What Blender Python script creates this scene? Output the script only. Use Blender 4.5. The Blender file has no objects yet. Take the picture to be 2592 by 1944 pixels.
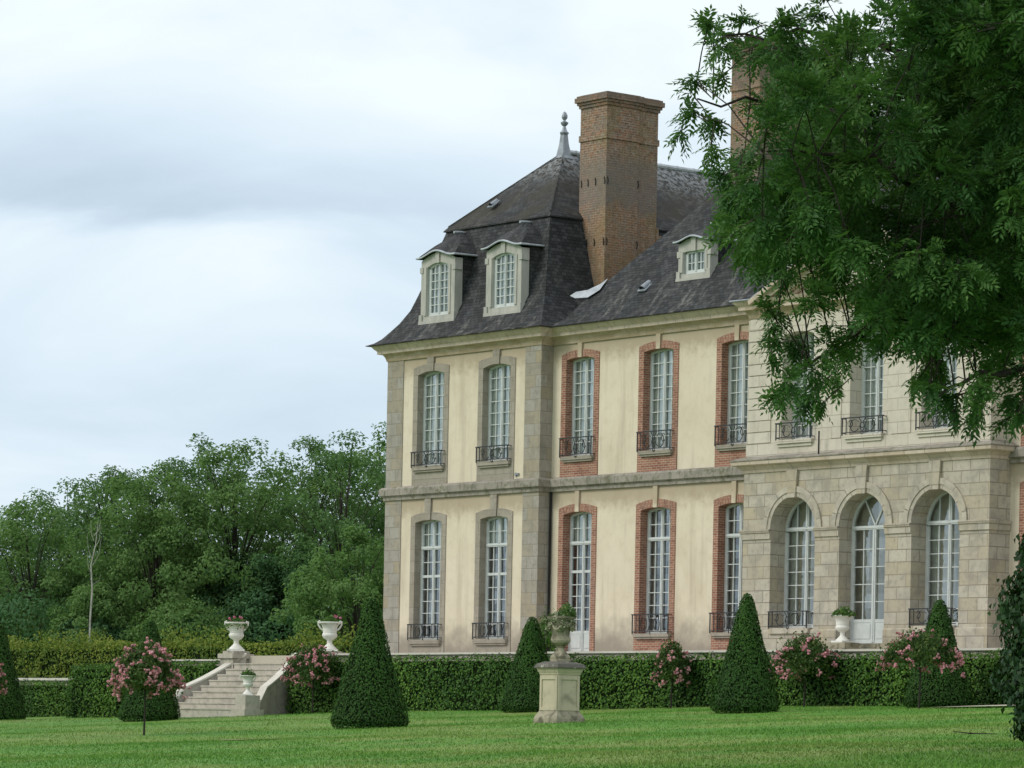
import bpy, math, random
import numpy as np
from mathutils import Vector, Matrix
random.seed(7)
RNG = np.random.default_rng(11)
R_ = math.radians
SC = bpy.context.scene
COL = SC.collection

# ------------------------------------------------------------------ camera
TH = R_(38.7); FPX = 7316. / math.tan(TH); ROLL = 0.0195
VIEW = Vector((-math.cos(TH), math.sin(TH), 0)); RIGHT = Vector((math.sin(TH), math.cos(TH), 0)); UP = Vector((0, 0, 1))
CAM = Vector((103.58, -76.97, -2.71))
PX0, PY0 = 1296., 1854.
cd = bpy.data.cameras.new('camera'); cam = bpy.data.objects.new('camera', cd); COL.objects.link(cam)
cd.sensor_width = 36; cd.lens = 36 * FPX / 2592; cd.shift_y = (PY0 - 972) / 2592
cd.clip_start = 0.5; cd.clip_end = 4000
cr = RIGHT * math.cos(ROLL) + UP * math.sin(ROLL); cu = -RIGHT * math.sin(ROLL) + UP * math.cos(ROLL)
m = Matrix.Identity(4)
for i in range(3):
    m[i][0] = cr[i]; m[i][1] = cu[i]; m[i][2] = -VIEW[i]; m[i][3] = CAM[i]
cam.matrix_world = m
SC.camera = cam

# ------------------------------------------------------------------ world, sun, exposure
SUN_DIR = Vector((-0.30, -0.72, 0.62)).normalized()          # towards the sun
w = bpy.data.worlds.new('World'); SC.world = w; w.use_nodes = True
nt = w.node_tree; N = nt.nodes; L = nt.links; N.clear()
def nd(t, **k):
    n = N.new(t)
    for a, b in k.items():
        setattr(n, a, b)
    return n
def wmath(op, a, b=None, c=None, clamp=False):
    n = nd('ShaderNodeMath', operation=op); n.use_clamp = clamp
    for i, s in enumerate((a, b, c)):
        if s is None: continue
        if isinstance(s, (int, float)): n.inputs[i].default_value = s
        else: L.new(s, n.inputs[i])
    return n.outputs[0]
out = nd('ShaderNodeOutputWorld'); bg = nd('ShaderNodeBackground')
tc = nd('ShaderNodeTexCoord')
def wdot(v):
    n = nd('ShaderNodeVectorMath', operation='DOT_PRODUCT'); L.new(tc.outputs['Generated'], n.inputs[0]); n.inputs[1].default_value = v
    return n.outputs['Value']
fwd = wdot(VIEW); lat = wdot(RIGHT); ele = wdot(UP)
mp = nd('ShaderNodeCombineXYZ'); L.new(wmath('MULTIPLY', lat, 7.0), mp.inputs[0]); L.new(wmath('MULTIPLY', ele, 17.0), mp.inputs[1]); L.new(wmath('MULTIPLY', fwd, 7.0), mp.inputs[2])
n1 = nd('ShaderNodeTexNoise'); n1.inputs['Scale'].default_value = 1.0; n1.inputs['Detail'].default_value = 5; n1.inputs['Roughness'].default_value = 0.52; n1.inputs['Distortion'].default_value = 0.5
L.new(mp.outputs[0], n1.inputs['Vector'])
warp = wmath('SUBTRACT', n1.outputs['Fac'], 0.5)
ele2 = wmath('ADD', ele, wmath('MULTIPLY', warp, 0.035))
lat2 = wmath('ADD', lat, wmath('MULTIPLY', warp, 0.08))
def bump(x, c, wd):
    d = wmath('DIVIDE', wmath('SUBTRACT', x, c), wd)
    return wmath('POWER', 2.718, wmath('MULTIPLY', wmath('MULTIPLY', d, d), -1.0))
def sstep(x, a, b):
    n = nd('ShaderNodeMapRange', interpolation_type='SMOOTHSTEP'); L.new(x, n.inputs['Value'])
    n.inputs['From Min'].default_value = a; n.inputs['From Max'].default_value = b
    return n.outputs['Result']
# grey cloud bank on the left, mid height; a softer one lower down
bank = wmath('MULTIPLY', sstep(ele2, 0.136, 0.1475), wmath('SUBTRACT', 1.0, sstep(ele2, 0.150, 0.190)))
bank = wmath('MULTIPLY', bank, wmath('MULTIPLY', wmath('SUBTRACT', 1.0, sstep(lat2, -0.105, 0.03)), 0.54))
low = wmath('MULTIPLY', wmath('SUBTRACT', 1.0, sstep(ele2, 0.06, 0.165)), 0.62)
mid = wmath('MULTIPLY', wmath('MULTIPLY', bump(ele2, 0.135, 0.026), sstep(lat2, -0.10, 0.0)), 0.50)
dark = wmath('ADD', wmath('ADD', bank, low), wmath('ADD', mid, wmath('MULTIPLY', warp, 1.7)), clamp=True)
ramp = nd('ShaderNodeValToRGB')
ramp.color_ramp.elements[0].position = 0.0; ramp.color_ramp.elements[0].color = (0.90, 0.98, 1.0, 1)
ramp.color_ramp.elements[1].position = 1.0; ramp.color_ramp.elements[1].color = (0.475, 0.60, 0.72, 1)
e_ = ramp.color_ramp.elements.new(0.45); e_.color = (0.70, 0.82, 0.925, 1)
L.new(dark, ramp.inputs[0])
# away from the low band in front the overcast is simply bright
hi = sstep(ele, 0.21, 0.5)
mixo = nd('ShaderNodeMix', data_type='RGBA'); L.new(hi, mixo.inputs[0]); L.new(ramp.outputs[0], mixo.inputs[6]); mixo.inputs[7].default_value = (0.93, 0.97, 1.0, 1)
sky = nd('ShaderNodeTexSky'); sky.sky_type = 'NISHITA'; sky.sun_disc = False
sky.sun_elevation = math.asin(SUN_DIR.z); sky.sun_rotation = math.atan2(SUN_DIR.x, SUN_DIR.y)
skys = nd('ShaderNodeVectorMath', operation='SCALE'); L.new(sky.outputs[0], skys.inputs[0]); skys.inputs['Scale'].default_value = 0.08
mixc = nd('ShaderNodeMix', data_type='RGBA'); mixc.inputs[0].default_value = 0.92
L.new(skys.outputs[0], mixc.inputs[6]); L.new(mixo.outputs[2], mixc.inputs[7])
L.new(mixc.outputs[2], bg.inputs['Color']); bg.inputs['Strength'].default_value = 1.0
L.new(bg.outputs[0], out.inputs['Surface'])
sl = bpy.data.lights.new('sun', 'SUN'); sun = bpy.data.objects.new('sun', sl); COL.objects.link(sun)
sl.energy = 1.5; sl.angle = R_(22); sl.color = (1.0, 0.95, 0.87)
sun.rotation_euler = SUN_DIR.to_track_quat('Z', 'Y').to_euler(); sun.location = (60, -60, 60)
SC.view_settings.view_transform = 'Standard'; SC.view_settings.look = 'None'; SC.view_settings.gamma = 1
SC.view_settings.exposure = 0.12
SC.render.engine = 'CYCLES'
SC.cycles.max_bounces = 8; SC.cycles.transparent_max_bounces = 12; SC.cycles.diffuse_bounces = 5

# ------------------------------------------------------------------ helpers
def ray(px, py):
    dx, dy = px - PX0, -(py - PY0); c, s = math.cos(ROLL), math.sin(ROLL)
    return VIEW * FPX + RIGHT * (dx * c - dy * s) + UP * (dx * s + dy * c)
def atD(px, py, d): return CAM + ray(px, py) * (d / FPX)                # a point seen at that pixel, d metres deep
def atY(px, py, Y):
    k = ray(px, py); return CAM + k * ((Y - CAM.y) / k.y)
def gz(X, Y):
    Xc = max(-70, min(130, X))
    base = -2.21 + 0.0165 * Xc + 0.0535 * (min(Y, -4.6) + 4.5)
    return base + 0.03 * math.sin(X * 0.35 + Y * 0.21) + 0.025 * math.sin(Y * 0.55 - X * 0.17 + 1)
def atG(px, py):
    k = ray(px, py); num = -2.21 + 0.0165 * CAM.x + 0.0535 * (CAM.y + 4.5) - CAM.z; den = k.z - 0.0165 * k.x - 0.0535 * k.y
    return CAM + k * (num / den)

def tag(o, label=None, cat=None, group=None, kind=None):
    if label: o['label'] = label
    if cat: o['category'] = cat
    if group: o['group'] = group
    if kind: o['kind'] = kind
    return o
def empty(name, loc=(0, 0, 0), label=None, cat=None, group=None, rz=0):
    o = bpy.data.objects.new(name, None); COL.objects.link(o); o.location = loc; o.rotation_euler = (0, 0, rz)
    o.empty_display_size = 0.3
    return tag(o, label, cat, group)
def copy_tree(o, parent=None):
    c = o.copy(); COL.objects.link(c)
    if parent is not None: c.parent = parent
    for ch in list(o.children): copy_tree(ch, c)
    return c

class MB:
    def __init__(s): s.v = []; s.f = []; s.uv = []; s.m = []; s.sm = []
    def poly(s, pts, mi=0, uv=None, smooth=False):
        i0 = len(s.v); pts = [Vector(p) for p in pts]; s.v += pts; s.f.append(list(range(i0, i0 + len(pts))))
        if uv is None:
            n = Vector((0, 0, 0))
            for i in range(len(pts)):
                a, b = pts[i], pts[(i + 1) % len(pts)]
                n += Vector(((a.y - b.y) * (a.z + b.z), (a.z - b.z) * (a.x + b.x), (a.x - b.x) * (a.y + b.y)))
            if n.length < 1e-12: n = Vector((0, 0, 1))
            n.normalize()
            t = Vector((1, 0, 0)) if abs(n.z) > .95 else Vector((-n.y, n.x, 0)).normalized()
            b = n.cross(t)
            uv = [(p.dot(t), p.dot(b)) for p in pts]
        s.uv.append(uv); s.m.append(mi); s.sm.append(smooth)
    def box(s, x0, x1, y0, y1, z0, z1, mi=0, skip=''):
        a = [(x0, y0, z0), (x1, y0, z0), (x1, y1, z0), (x0, y1, z0), (x0, y0, z1), (x1, y0, z1), (x1, y1, z1), (x0, y1, z1)]
        F = {'b': (3, 2, 1, 0), 't': (4, 5, 6, 7), 'f': (0, 1, 5, 4), 'r': (1, 2, 6, 5), 'k': (2, 3, 7, 6), 'l': (3, 0, 4, 7)}
        for k, q in F.items():
            if k not in skip: s.poly([a[i] for i in q], mi)
    def obox(s, c, ax, ay, az, mi=0):                                     # oriented box, half axes
        c, ax, ay, az = Vector(c), Vector(ax), Vector(ay), Vector(az)
        P = lambda i, j, k: c + ax * i + ay * j + az * k
        for q in (((-1, -1, -1), (-1, 1, -1), (1, 1, -1), (1, -1, -1)), ((-1, -1, 1), (1, -1, 1), (1, 1, 1), (-1, 1, 1)),
                  ((-1, -1, -1), (1, -1, -1), (1, -1, 1), (-1, -1, 1)), ((1, -1, -1), (1, 1, -1), (1, 1, 1), (1, -1, 1)),
                  ((1, 1, -1), (-1, 1, -1), (-1, 1, 1), (1, 1, 1)), ((-1, 1, -1), (-1, -1, -1), (-1, -1, 1), (-1, 1, 1))):
            s.poly([P(*i) for i in q], mi)
    def tube(s, pts, r, n=5, mi=0, smooth=True, cap=True):
        pts = [Vector(p) for p in pts]; rs = r if isinstance(r, (list, tuple)) else [r] * len(pts); rings = []
        prev = None
        for i, p in enumerate(pts):
            t = (pts[min(i + 1, len(pts) - 1)] - pts[max(i - 1, 0)])
            if t.length < 1e-9: t = Vector((0, 0, 1))
            t.normalize()
            if prev is None: prev = t.orthogonal().normalized()
            a = (prev - t * prev.dot(t))
            a = a.normalized() if a.length > 1e-6 else t.orthogonal().normalized()
            prev = a; b = t.cross(a)
            rings.append([p + (a * math.cos(2 * math.pi * k / n) + b * math.sin(2 * math.pi * k / n)) * rs[i] for k in range(n)])
        for i in range(len(rings) - 1):
            for k in range(n):
                s.poly([rings[i][k], rings[i][(k + 1) % n], rings[i + 1][(k + 1) % n], rings[i + 1][k]], mi, smooth=smooth)
        if cap: s.poly(rings[0][::-1], mi); s.poly(rings[-1], mi)
    def lathe(s, prof, n=24, c=(0, 0, 0), mi=0, smooth=True, lobes=0, amp=0):
        c = Vector(c)
        def pt(r, z, k):
            a = 2 * math.pi * k / n; rr = r * (1 + (amp * math.cos(lobes * a) if lobes else 0))
            return c + Vector((rr * math.cos(a), rr * math.sin(a), z))
        for i in range(len(prof) - 1):
            (r0, z0), (r1, z1) = prof[i], prof[i + 1]
            for k in range(n):
                q = [pt(r0, z0, k), pt(r0, z0, k + 1), pt(r1, z1, k + 1), pt(r1, z1, k)]
                if r0 < 1e-5: q = q[1:]
                elif r1 < 1e-5: q = q[:3]
                s.poly(q, mi, smooth=smooth)
    def sweep(s, path, prof, mi=0, closed_prof=False):
        """path: list of (x,y) axis-aligned; profile (out, z); outward is to the right of travel"""
        P = [Vector((p[0], p[1])) for p in path]; offs = []
        for i in range(len(P)):
            ns = []
            if i > 0: d = (P[i] - P[i - 1]).normalized(); ns.append(Vector((d.y, -d.x)))
            if i < len(P) - 1: d = (P[i + 1] - P[i]).normalized(); ns.append(Vector((d.y, -d.x)))
            offs.append(ns[0] if len(ns) == 1 or (ns[0] - ns[1]).length < 1e-6 else ns[0] + ns[1])
        for i in range(len(P) - 1):
            for j in range(len(prof) - 1):
                (o0, z0), (o1, z1) = prof[j], prof[j + 1]
                g = lambda k, o, z: (P[k].x + offs[k].x * o, P[k].y + offs[k].y * o, z)
                s.poly([g(i, o0, z0), g(i + 1, o0, z0), g(i + 1, o1, z1), g(i, o1, z1)], mi)
        for k, rev in ((0, False), (len(P) - 1, True)):
            pts = [(P[k].x + offs[k].x * o, P[k].y + offs[k].y * o, z) for o, z in prof]
            s.poly(pts if rev else pts[::-1], mi)
    def build(s, name, mats, parent=None, merge=False):
        me = bpy.data.meshes.new(name)
        me.from_pydata([tuple(v) for v in s.v], [], s.f)
        if not isinstance(mats, (list, tuple)): mats = [mats]
        for mm in mats: me.materials.append(mm)
        me.polygons.foreach_set('material_index', s.m); me.polygons.foreach_set('use_smooth', s.sm)
        ul = me.uv_layers.new(name='UVMap'); flat = [c for f in s.uv for p in f for c in p]; ul.data.foreach_set('uv', flat)
        if merge:
            import bmesh
            b = bmesh.new(); b.from_mesh(me); bmesh.ops.remove_doubles(b, verts=b.verts, dist=1e-4); b.to_mesh(me); b.free()
        me.update()
        o = bpy.data.objects.new(name, me); COL.objects.link(o)
        if parent is not None: o.parent = parent
        return o

def np_mesh(name, V, F, mat, parent=None, var=None, smooth=False):
    V = np.asarray(V, np.float32).reshape(-1, 3); F = np.asarray(F, np.int32); k = F.shape[1]
    me = bpy.data.meshes.new(name)
    me.vertices.add(len(V)); me.vertices.foreach_set('co', V.ravel())
    me.loops.add(F.size); me.loops.foreach_set('vertex_index', F.ravel())
    me.polygons.add(len(F)); me.polygons.foreach_set('loop_start', np.arange(0, F.size, k, dtype=np.int32)); me.polygons.foreach_set('loop_total', np.full(len(F), k, np.int32))
    if smooth: me.polygons.foreach_set('use_smooth', np.ones(len(F), bool))
    me.materials.append(mat)
    if var is not None:
        a = me.attributes.new('tint', 'FLOAT', 'POINT'); a.data.foreach_set('value', np.asarray(var, np.float32).ravel())
    me.update(); me.validate()
    o = bpy.data.objects.new(name, me); COL.objects.link(o)
    if parent is not None: o.parent = parent
    return o
def unit(a): return a / np.maximum(np.linalg.norm(a, axis=-1, keepdims=True), 1e-9)
def cards(pos, nrm, ln, wd, rng, axis=None, bend=0.15):
    """rhombic leaves: returns V (4n,3), F (n,4)"""
    n = len(pos); nrm = unit(nrm)
    if axis is None: axis = rng.normal(size=(n, 3))
    a = unit(axis - nrm * np.sum(axis * nrm, -1, keepdims=True)); b = np.cross(nrm, a)
    ln = np.broadcast_to(ln, (n,))[:, None]; wd = np.broadcast_to(wd, (n,))[:, None]
    v = np.empty((n, 4, 3))
    v[:, 0] = pos - a * ln * .5; v[:, 2] = pos + a * ln * .5 - nrm * ln * bend
    v[:, 1] = pos + b * wd * .5 + nrm * wd * bend - a * ln * .05; v[:, 3] = pos - b * wd * .5 + nrm * wd * bend - a * ln * .05
    return v.reshape(-1, 3), np.arange(4 * n).reshape(n, 4)
def join(parts):
    Vs, Fs, Ts, o = [], [], [], 0
    for p in parts:
        V, F = p[0], p[1]; Vs.append(V); Fs.append(F + o); o += len(V)
        Ts.append(p[2] if len(p) > 2 else np.zeros(len(V)))
    return np.concatenate(Vs), np.concatenate(Fs), np.concatenate(Ts)

# ------------------------------------------------------------------ materials
def mat(name, color=(.5, .5, .5), rough=.7, spec=.3, metal=0):
    mm = bpy.data.materials.new(name); mm.use_nodes = True; b = mm.node_tree.nodes['Principled BSDF']
    b.inputs['Base Color'].default_value = (*color, 1); b.inputs['Roughness'].default_value = rough
    b.inputs['Specular IOR Level'].default_value = spec; b.inputs['Metallic'].default_value = metal
    return mm
class NT:
    def __init__(s, mm): s.t = mm.node_tree; s.N = s.t.nodes; s.L = s.t.links; s.b = s.N['Principled BSDF']
    def n(s, typ, **k):
        x = s.N.new(typ)
        for a, b in k.items(): setattr(x, a, b)
        return x
    def noise(s, vec, scale, detail=4, rough=.55, dist=0):
        x = s.n('ShaderNodeTexNoise'); x.inputs['Scale'].default_value = scale; x.inputs['Detail'].default_value = detail
        x.inputs['Roughness'].default_value = rough; x.inputs['Distortion'].default_value = dist; s.L.new(vec, x.inputs['Vector']); return x.outputs['Fac']
    def map(s, vec, sc=(1, 1, 1)):
        x = s.n('ShaderNodeMapping'); x.inputs['Scale'].default_value = sc; s.L.new(vec, x.inputs['Vector']); return x.outputs[0]
    def ramp(s, fac, stops):
        x = s.n('ShaderNodeValToRGB'); e = x.color_ramp.elements
        e[0].position, e[0].color = stops[0][0], (*stops[0][1], 1); e[1].position, e[1].color = stops[-1][0], (*stops[-1][1], 1)
        for p, c in stops[1:-1]: q = e.new(p); q.color = (*c, 1)
        s.L.new(fac, x.inputs[0]); return x.outputs[0]
    def mix(s, fac, a, b, mode='MIX'):
        x = s.n('ShaderNodeMix', data_type='RGBA', blend_type=mode)
        for i, v in ((0, fac), (6, a), (7, b)):
            if isinstance(v, (int, float)): x.inputs[i].default_value = v
            elif isinstance(v, tuple): x.inputs[i].default_value = (*v, 1)
            else: s.L.new(v, x.inputs[i])
        return x.outputs[2]
    def math(s, op, a, b=0, clamp=False):
        x = s.n('ShaderNodeMath', operation=op); x.use_clamp = clamp
        for i, v in ((0, a), (1, b)):
            if isinstance(v, (int, float)): x.inputs[i].default_value = v
            else: s.L.new(v, x.inputs[i])
        return x.outputs[0]
    def mr(s, v, a, b, lo=0, hi=1):
        x = s.n('ShaderNodeMapRange'); x.interpolation_type = 'SMOOTHSTEP'; s.L.new(v, x.inputs[0])
        for i, q in ((1, a), (2, b), (3, lo), (4, hi)): x.inputs[i].default_value = q
        return x.outputs[0]
    def uv(s): return s.n('ShaderNodeUVMap').outputs[0]
    def pos(s): return s.n('ShaderNodeNewGeometry').outputs['Position']
    def sep(s, v):
        x = s.n('ShaderNodeSeparateXYZ'); s.L.new(v, x.inputs[0]); return x.outputs
    def bump(s, h, dist=.02, st=.5):
        x = s.n('ShaderNodeBump'); x.inputs['Distance'].default_value = dist; x.inputs['Strength'].default_value = st
        s.L.new(h, x.inputs['Height']); s.L.new(x.outputs[0], s.b.inputs['Normal'])
    def col(s, c): s.L.new(c, s.b.inputs['Base Color'])
    def attr(s, name):
        x = s.n('ShaderNodeAttribute'); x.attribute_name = name; return x.outputs['Fac']

def brick_mat(name, c1, c2, mortar, bw, bh, ms, tint=None, rough=.85, var=.35, off=.5, soft=.1, stain=None, bump=.01, streak=.25):
    mm = mat(name, c1, rough, .2); t = NT(mm); uv = t.uv(); P = t.pos()
    b = t.n('ShaderNodeTexBrick'); b.offset = off; t.L.new(uv, b.inputs['Vector'])
    b.inputs['Color1'].default_value = (*c1, 1); b.inputs['Color2'].default_value = (*c2, 1); b.inputs['Mortar'].default_value = (*mortar, 1)
    b.inputs['Scale'].default_value = 1; b.inputs['Mortar Size'].default_value = ms; b.inputs['Mortar Smooth'].default_value = soft
    b.inputs['Bias'].default_value = 0; b.inputs['Brick Width'].default_value = bw; b.inputs['Row Height'].default_value = bh
    c = b.outputs['Color']
    if tint:
        # one more per-block tint
        f = t.n('ShaderNodeTexBrick'); f.offset = off; t.L.new(uv, f.inputs['Vector']); f.inputs['Scale'].default_value = 1; f.inputs['Mortar Size'].default_value = 0
        f.inputs['Brick Width'].default_value = bw; f.inputs['Row Height'].default_value = bh; f.inputs['Color1'].default_value = (0, 0, 0, 1); f.inputs['Color2'].default_value = (1, 1, 1, 1)
        f.inputs['Bias'].default_value = -0.35
        c = t.mix(t.math('MULTIPLY', f.outputs['Color'], tint[1]), c, tint[0])
    nz = t.noise(P, 1.1, 5, .6); c = t.mix(t.mr(nz, .35, .75, 0, var), c, tuple(x * .55 for x in c1))
    nf = t.noise(t.map(P, (1, 1, 1)), 22, 3, .7); c = t.mix(t.mr(nf, .3, .8, 0, .3), c, tuple(min(1, x * 1.25) for x in c2))
    nm = t.noise(P, 5.5, 5, .72); c = t.mix(t.mr(nm, .50, .68, 0, var * 1.15), c, tuple(.42 * x + .02 for x in c1)); c = t.mix(t.mr(nm, .46, .32, 0, var * .5), c, tuple(min(1, x * 1.22) for x in c1))
    st = t.noise(t.map(P, (2.2, 2.2, .25)), 1.4, 4, .6); c = t.mix(t.mr(st, .5, .75, 0, streak), c, (.16, .15, .13))
    if stain:
        sn = t.noise(P, stain[1], 4, .6, .6); c = t.mix(t.mr(sn, stain[2], stain[3], 0, stain[4]), c, stain[0])
    t.col(c)
    inv = t.math('SUBTRACT', 1, b.outputs['Fac']); h = t.math('ADD', t.math('MULTIPLY', inv, .7), t.math('MULTIPLY', nf, .35)); t.bump(h, bump, .6)
    return mm

M = {}
def stucco():
    mm = mat('cream_stucco', (.56, .49, .34), .9, .15); t = NT(mm); P = t.pos()
    n1 = t.noise(P, .55, 5, .6, .4); n2 = t.noise(P, 3.2, 5, .65); n3 = t.noise(t.map(P, (1.6, 1.6, .16)), 1.2, 4, .6)
    c = t.ramp(n1, [(.3, (.70, .625, .50)), (.55, (.655, .58, .455)), (.72, (.59, .515, .395))])
    c = t.mix(t.mr(n2, .45, .8, 0, .35), c, (.49, .41, .295))
    c = t.mix(t.mr(n3, .48, .72, 0, .5), c, (.42, .36, .27)); n4 = t.noise(t.map(P, (5, 5, .35)), 1.1, 5, .7); c = t.mix(t.mr(n4, .56, .72, 0, .32), c, (.36, .32, .26))
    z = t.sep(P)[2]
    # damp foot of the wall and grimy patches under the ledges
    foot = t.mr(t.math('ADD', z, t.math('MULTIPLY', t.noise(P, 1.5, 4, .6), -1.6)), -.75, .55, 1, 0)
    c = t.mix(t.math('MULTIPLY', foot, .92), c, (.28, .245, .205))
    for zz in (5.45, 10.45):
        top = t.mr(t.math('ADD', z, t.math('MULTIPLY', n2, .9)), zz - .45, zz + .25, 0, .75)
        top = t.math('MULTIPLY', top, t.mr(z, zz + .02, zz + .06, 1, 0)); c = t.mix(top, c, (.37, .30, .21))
    t.col(c); t.bump(t.noise(P, 30, 4, .7), .008, .5)
    return mm
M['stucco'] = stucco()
M['grey_stone'] = brick_mat('grey_limestone', (.375, .352, .305), (.275, .258, .228), (.20, .19, .165), .58, .41, .012, tint=((.42, .335, .19), .9), var=.4, stain=((.2, .19, .165), 2.2, .5, .75, .55), soft=.2)
M['surround_stone'] = brick_mat('window_limestone', (.355, .32, .265), (.30, .272, .228), (.21, .19, .16), 1.7, .41, .008, tint=((.33, .27, .18), .5), var=.35, stain=((.185, .175, .15), 2.0, .5, .75, .5), soft=.2)
M['ashlar'] = brick_mat('cream_ashlar', (.515, .47, .385), (.365, .34, .285), (.19, .165, .135), .74, .375, .014, tint=((.53, .43, .26), .8), var=.4, stain=((.27, .25, .22), 1.8, .46, .7, .6), soft=.15, bump=.015)
M['ashlar_pale'] = brick_mat('pale_ashlar', (.61, .56, .475), (.55, .505, .43), (.33, .30, .25), .95, .36, .011, tint=((.56, .49, .35), .4), var=.18, stain=((.40, .36, .29), 1.2, .55, .8, .5), soft=.15, streak=.15)
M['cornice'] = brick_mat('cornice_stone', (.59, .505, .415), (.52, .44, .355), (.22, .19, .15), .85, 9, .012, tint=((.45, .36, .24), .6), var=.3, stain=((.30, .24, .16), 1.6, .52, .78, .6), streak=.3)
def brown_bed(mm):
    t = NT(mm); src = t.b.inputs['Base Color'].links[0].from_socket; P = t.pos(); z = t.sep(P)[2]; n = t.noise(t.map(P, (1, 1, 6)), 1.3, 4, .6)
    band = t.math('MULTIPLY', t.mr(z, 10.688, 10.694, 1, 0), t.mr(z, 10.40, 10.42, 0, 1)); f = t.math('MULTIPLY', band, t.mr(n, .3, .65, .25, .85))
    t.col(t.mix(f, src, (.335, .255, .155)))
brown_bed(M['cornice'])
def mossy():
    mm = brick_mat('mossy_ledge_stone', (.35, .32, .275), (.27, .25, .215), (.16, .155, .13), .7, 9, .012, var=.4, stain=((.125, .125, .075), 4.5, .46, .70, .8), streak=.5)
    return mm
M['moss'] = mossy()
M['brick'] = brick_mat('red_brick', (.36, .165, .105), (.255, .11, .075), (.45, .37, .30), .23, .078, .013, tint=((.17, .06, .04), .6), var=.3, stain=((.12, .08, .06), 3, .55, .8, .4), soft=.2, streak=.2)
M['brick_chimney'] = brick_mat('weathered_chimney_brick', (.34, .165, .10), (.105, .062, .048), (.36, .305, .24), .25, .085, .016, tint=((.40, .30, .22), .55), var=.3, stain=((.21, .165, .09), .75, .46, .62, .6), soft=.2, streak=.4)
def mottle(mm):
    t = NT(mm); src = t.b.inputs['Base Color'].links[0].from_socket; P = t.pos()
    a = t.noise(P, 1.6, 5, .7); c = t.mix(t.mr(a, .50, .62, 0, .6), src, (.19, .165, .14)); bnz = t.noise(P, 3.1, 5, .7, .3); c = t.mix(t.mr(bnz, .52, .62, 0, .5), c, (.33, .165, .09))
    d = t.noise(P, 6, 5, .85); c = t.mix(t.mr(d, .53, .64, 0, .7), c, (.36, .32, .27)); c = t.mix(t.mr(d, .47, .37, 0, .75), c, (.09, .06, .05)); z = t.math('ADD', t.sep(P)[2], t.math('MULTIPLY', a, 1.6))
    band = t.math('MULTIPLY', t.mr(z, 15.9, 16.6, 0, 1), t.mr(z, 17.6, 18.3, 1, 0)); c = t.mix(t.math('MULTIPLY', band, .6), c, (.185, .165, .145)); low = t.mr(z, 16.6, 15.6, 0, .22); c = t.mix(low, c, (.33, .21, .10))
    c = t.mix(t.mr(z, 19.6, 20.2, 0, .55), c, (.13, .105, .09)); t.col(c)
mottle(M['brick_chimney'])
def slate():
    mm = brick_mat('grey_slate', (.022, .025, .029), (.047, .052, .058), (.006, .006, .007), .21, .125, .015, tint=((.125, .128, .130), .5), var=.3, rough=.6, soft=.05, bump=.04, streak=.05)
    t = NT(mm); b = t.b; b.inputs['Specular IOR Level'].default_value = .2; b.inputs['Roughness'].default_value = .75
    src = b.inputs['Base Color'].links[0].from_socket
    P = t.pos(); z = t.sep(P)[2]; n = t.noise(t.map(P, (2.6, 1.0, .30)), 1.0, 5, .65); n2 = t.noise(P, 6, 4, .7); n3 = t.noise(P, .8, 4, .6)
    # brown moss on the flatter upper slopes, pale lichen streaks low down, silvery slates near the ridge
    br = t.math('MULTIPLY', t.mr(z, 15.0, 15.3, .25, 1), t.mr(n3, .35, .62, .15, .85)); c = t.mix(br, src, (.044, .040, .030))
    f = t.math('MULTIPLY', t.mr(n, .50, .66, 0, 1), t.mr(n2, .40, .65, .1, .75)); f = t.math('MULTIPLY', f, t.mr(z, 13.2, 11.4, .35, 1)); c = t.mix(f, c, (.20, .195, .18))
    hi = t.math('MULTIPLY', t.mr(z, 16.2, 18.0, 0, .8), t.mr(n2, .42, .58, 0, 1)); c = t.mix(hi, c, (.30, .32, .335))
    t.col(c); return mm
M['slate'] = slate()
def simple_noise(name, ca, cb, scale, rough=.7, spec=.3, metal=0, bump=0, stretch=(1, 1, 1)):
    mm = mat(name, ca, rough, spec, metal); t = NT(mm); P = t.pos(); n = t.noise(t.map(P, stretch), scale, 5, .6)
    t.col(t.ramp(n, [(.32, ca), (.68, cb)]))
    if bump: t.bump(n, bump, .6)
    return mm
M['lead'] = simple_noise('weathered_lead', (.34, .37, .40), (.52, .56, .60), 3, .45, .5, .3)
M['lead_dark'] = simple_noise('grey_lead', (.20, .23, .26), (.33, .36, .40), 5, .5, .5, .3)
M['paint'] = simple_noise('white_joinery_paint', (.50, .53, .53), (.60, .63, .62), 4, .5, .3)
M['dormer_stone'] = simple_noise('pale_green_grey_stone', (.48, .465, .42), (.35, .355, .325), 4, .85, .2, 0, .01, (1, 1, .3))
M['iron'] = simple_noise('black_wrought_iron', (.018, .02, .024), (.05, .055, .06), 30, .5, .4, .2)
M['pipe'] = mat('black_cast_iron', (.012, .012, .013), .6)
M['urn_white'] = simple_noise('white_painted_urn', (.66, .65, .60), (.76, .75, .70), 6, .55, .3)
M['old_stone'] = brick_mat('weathered_garden_stone', (.36, .33, .24), (.33, .30, .22), (.33, .3, .22), 5, 5, .002, var=.45, stain=((.10, .095, .065), 3.5, .45, .65, .8), streak=.5, bump=.02)
M['pedestal'] = brick_mat('cream_pedestal_stone', (.50, .455, .33), (.47, .43, .31), (.47, .43, .31), 5, 5, .001, var=.25, stain=((.20, .185, .14), 1.6, .55, .75, .7), streak=.3)
M['slab'] = brick_mat('lichened_slab', (.13, .125, .105), (.11, .105, .09), (.1, .1, .09), 5, 5, .001, var=.4, stain=((.42, .41, .37), 9, .58, .68, .7), bump=.02)
M['stair_stone'] = brick_mat('pale_stair_stone', (.48, .445, .38), (.44, .405, .345), (.22, .2, .17), 1.5, 9, .008, var=.3, stain=((.24, .225, .18), 2.4, .48, .72, .6), streak=.35)
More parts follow.
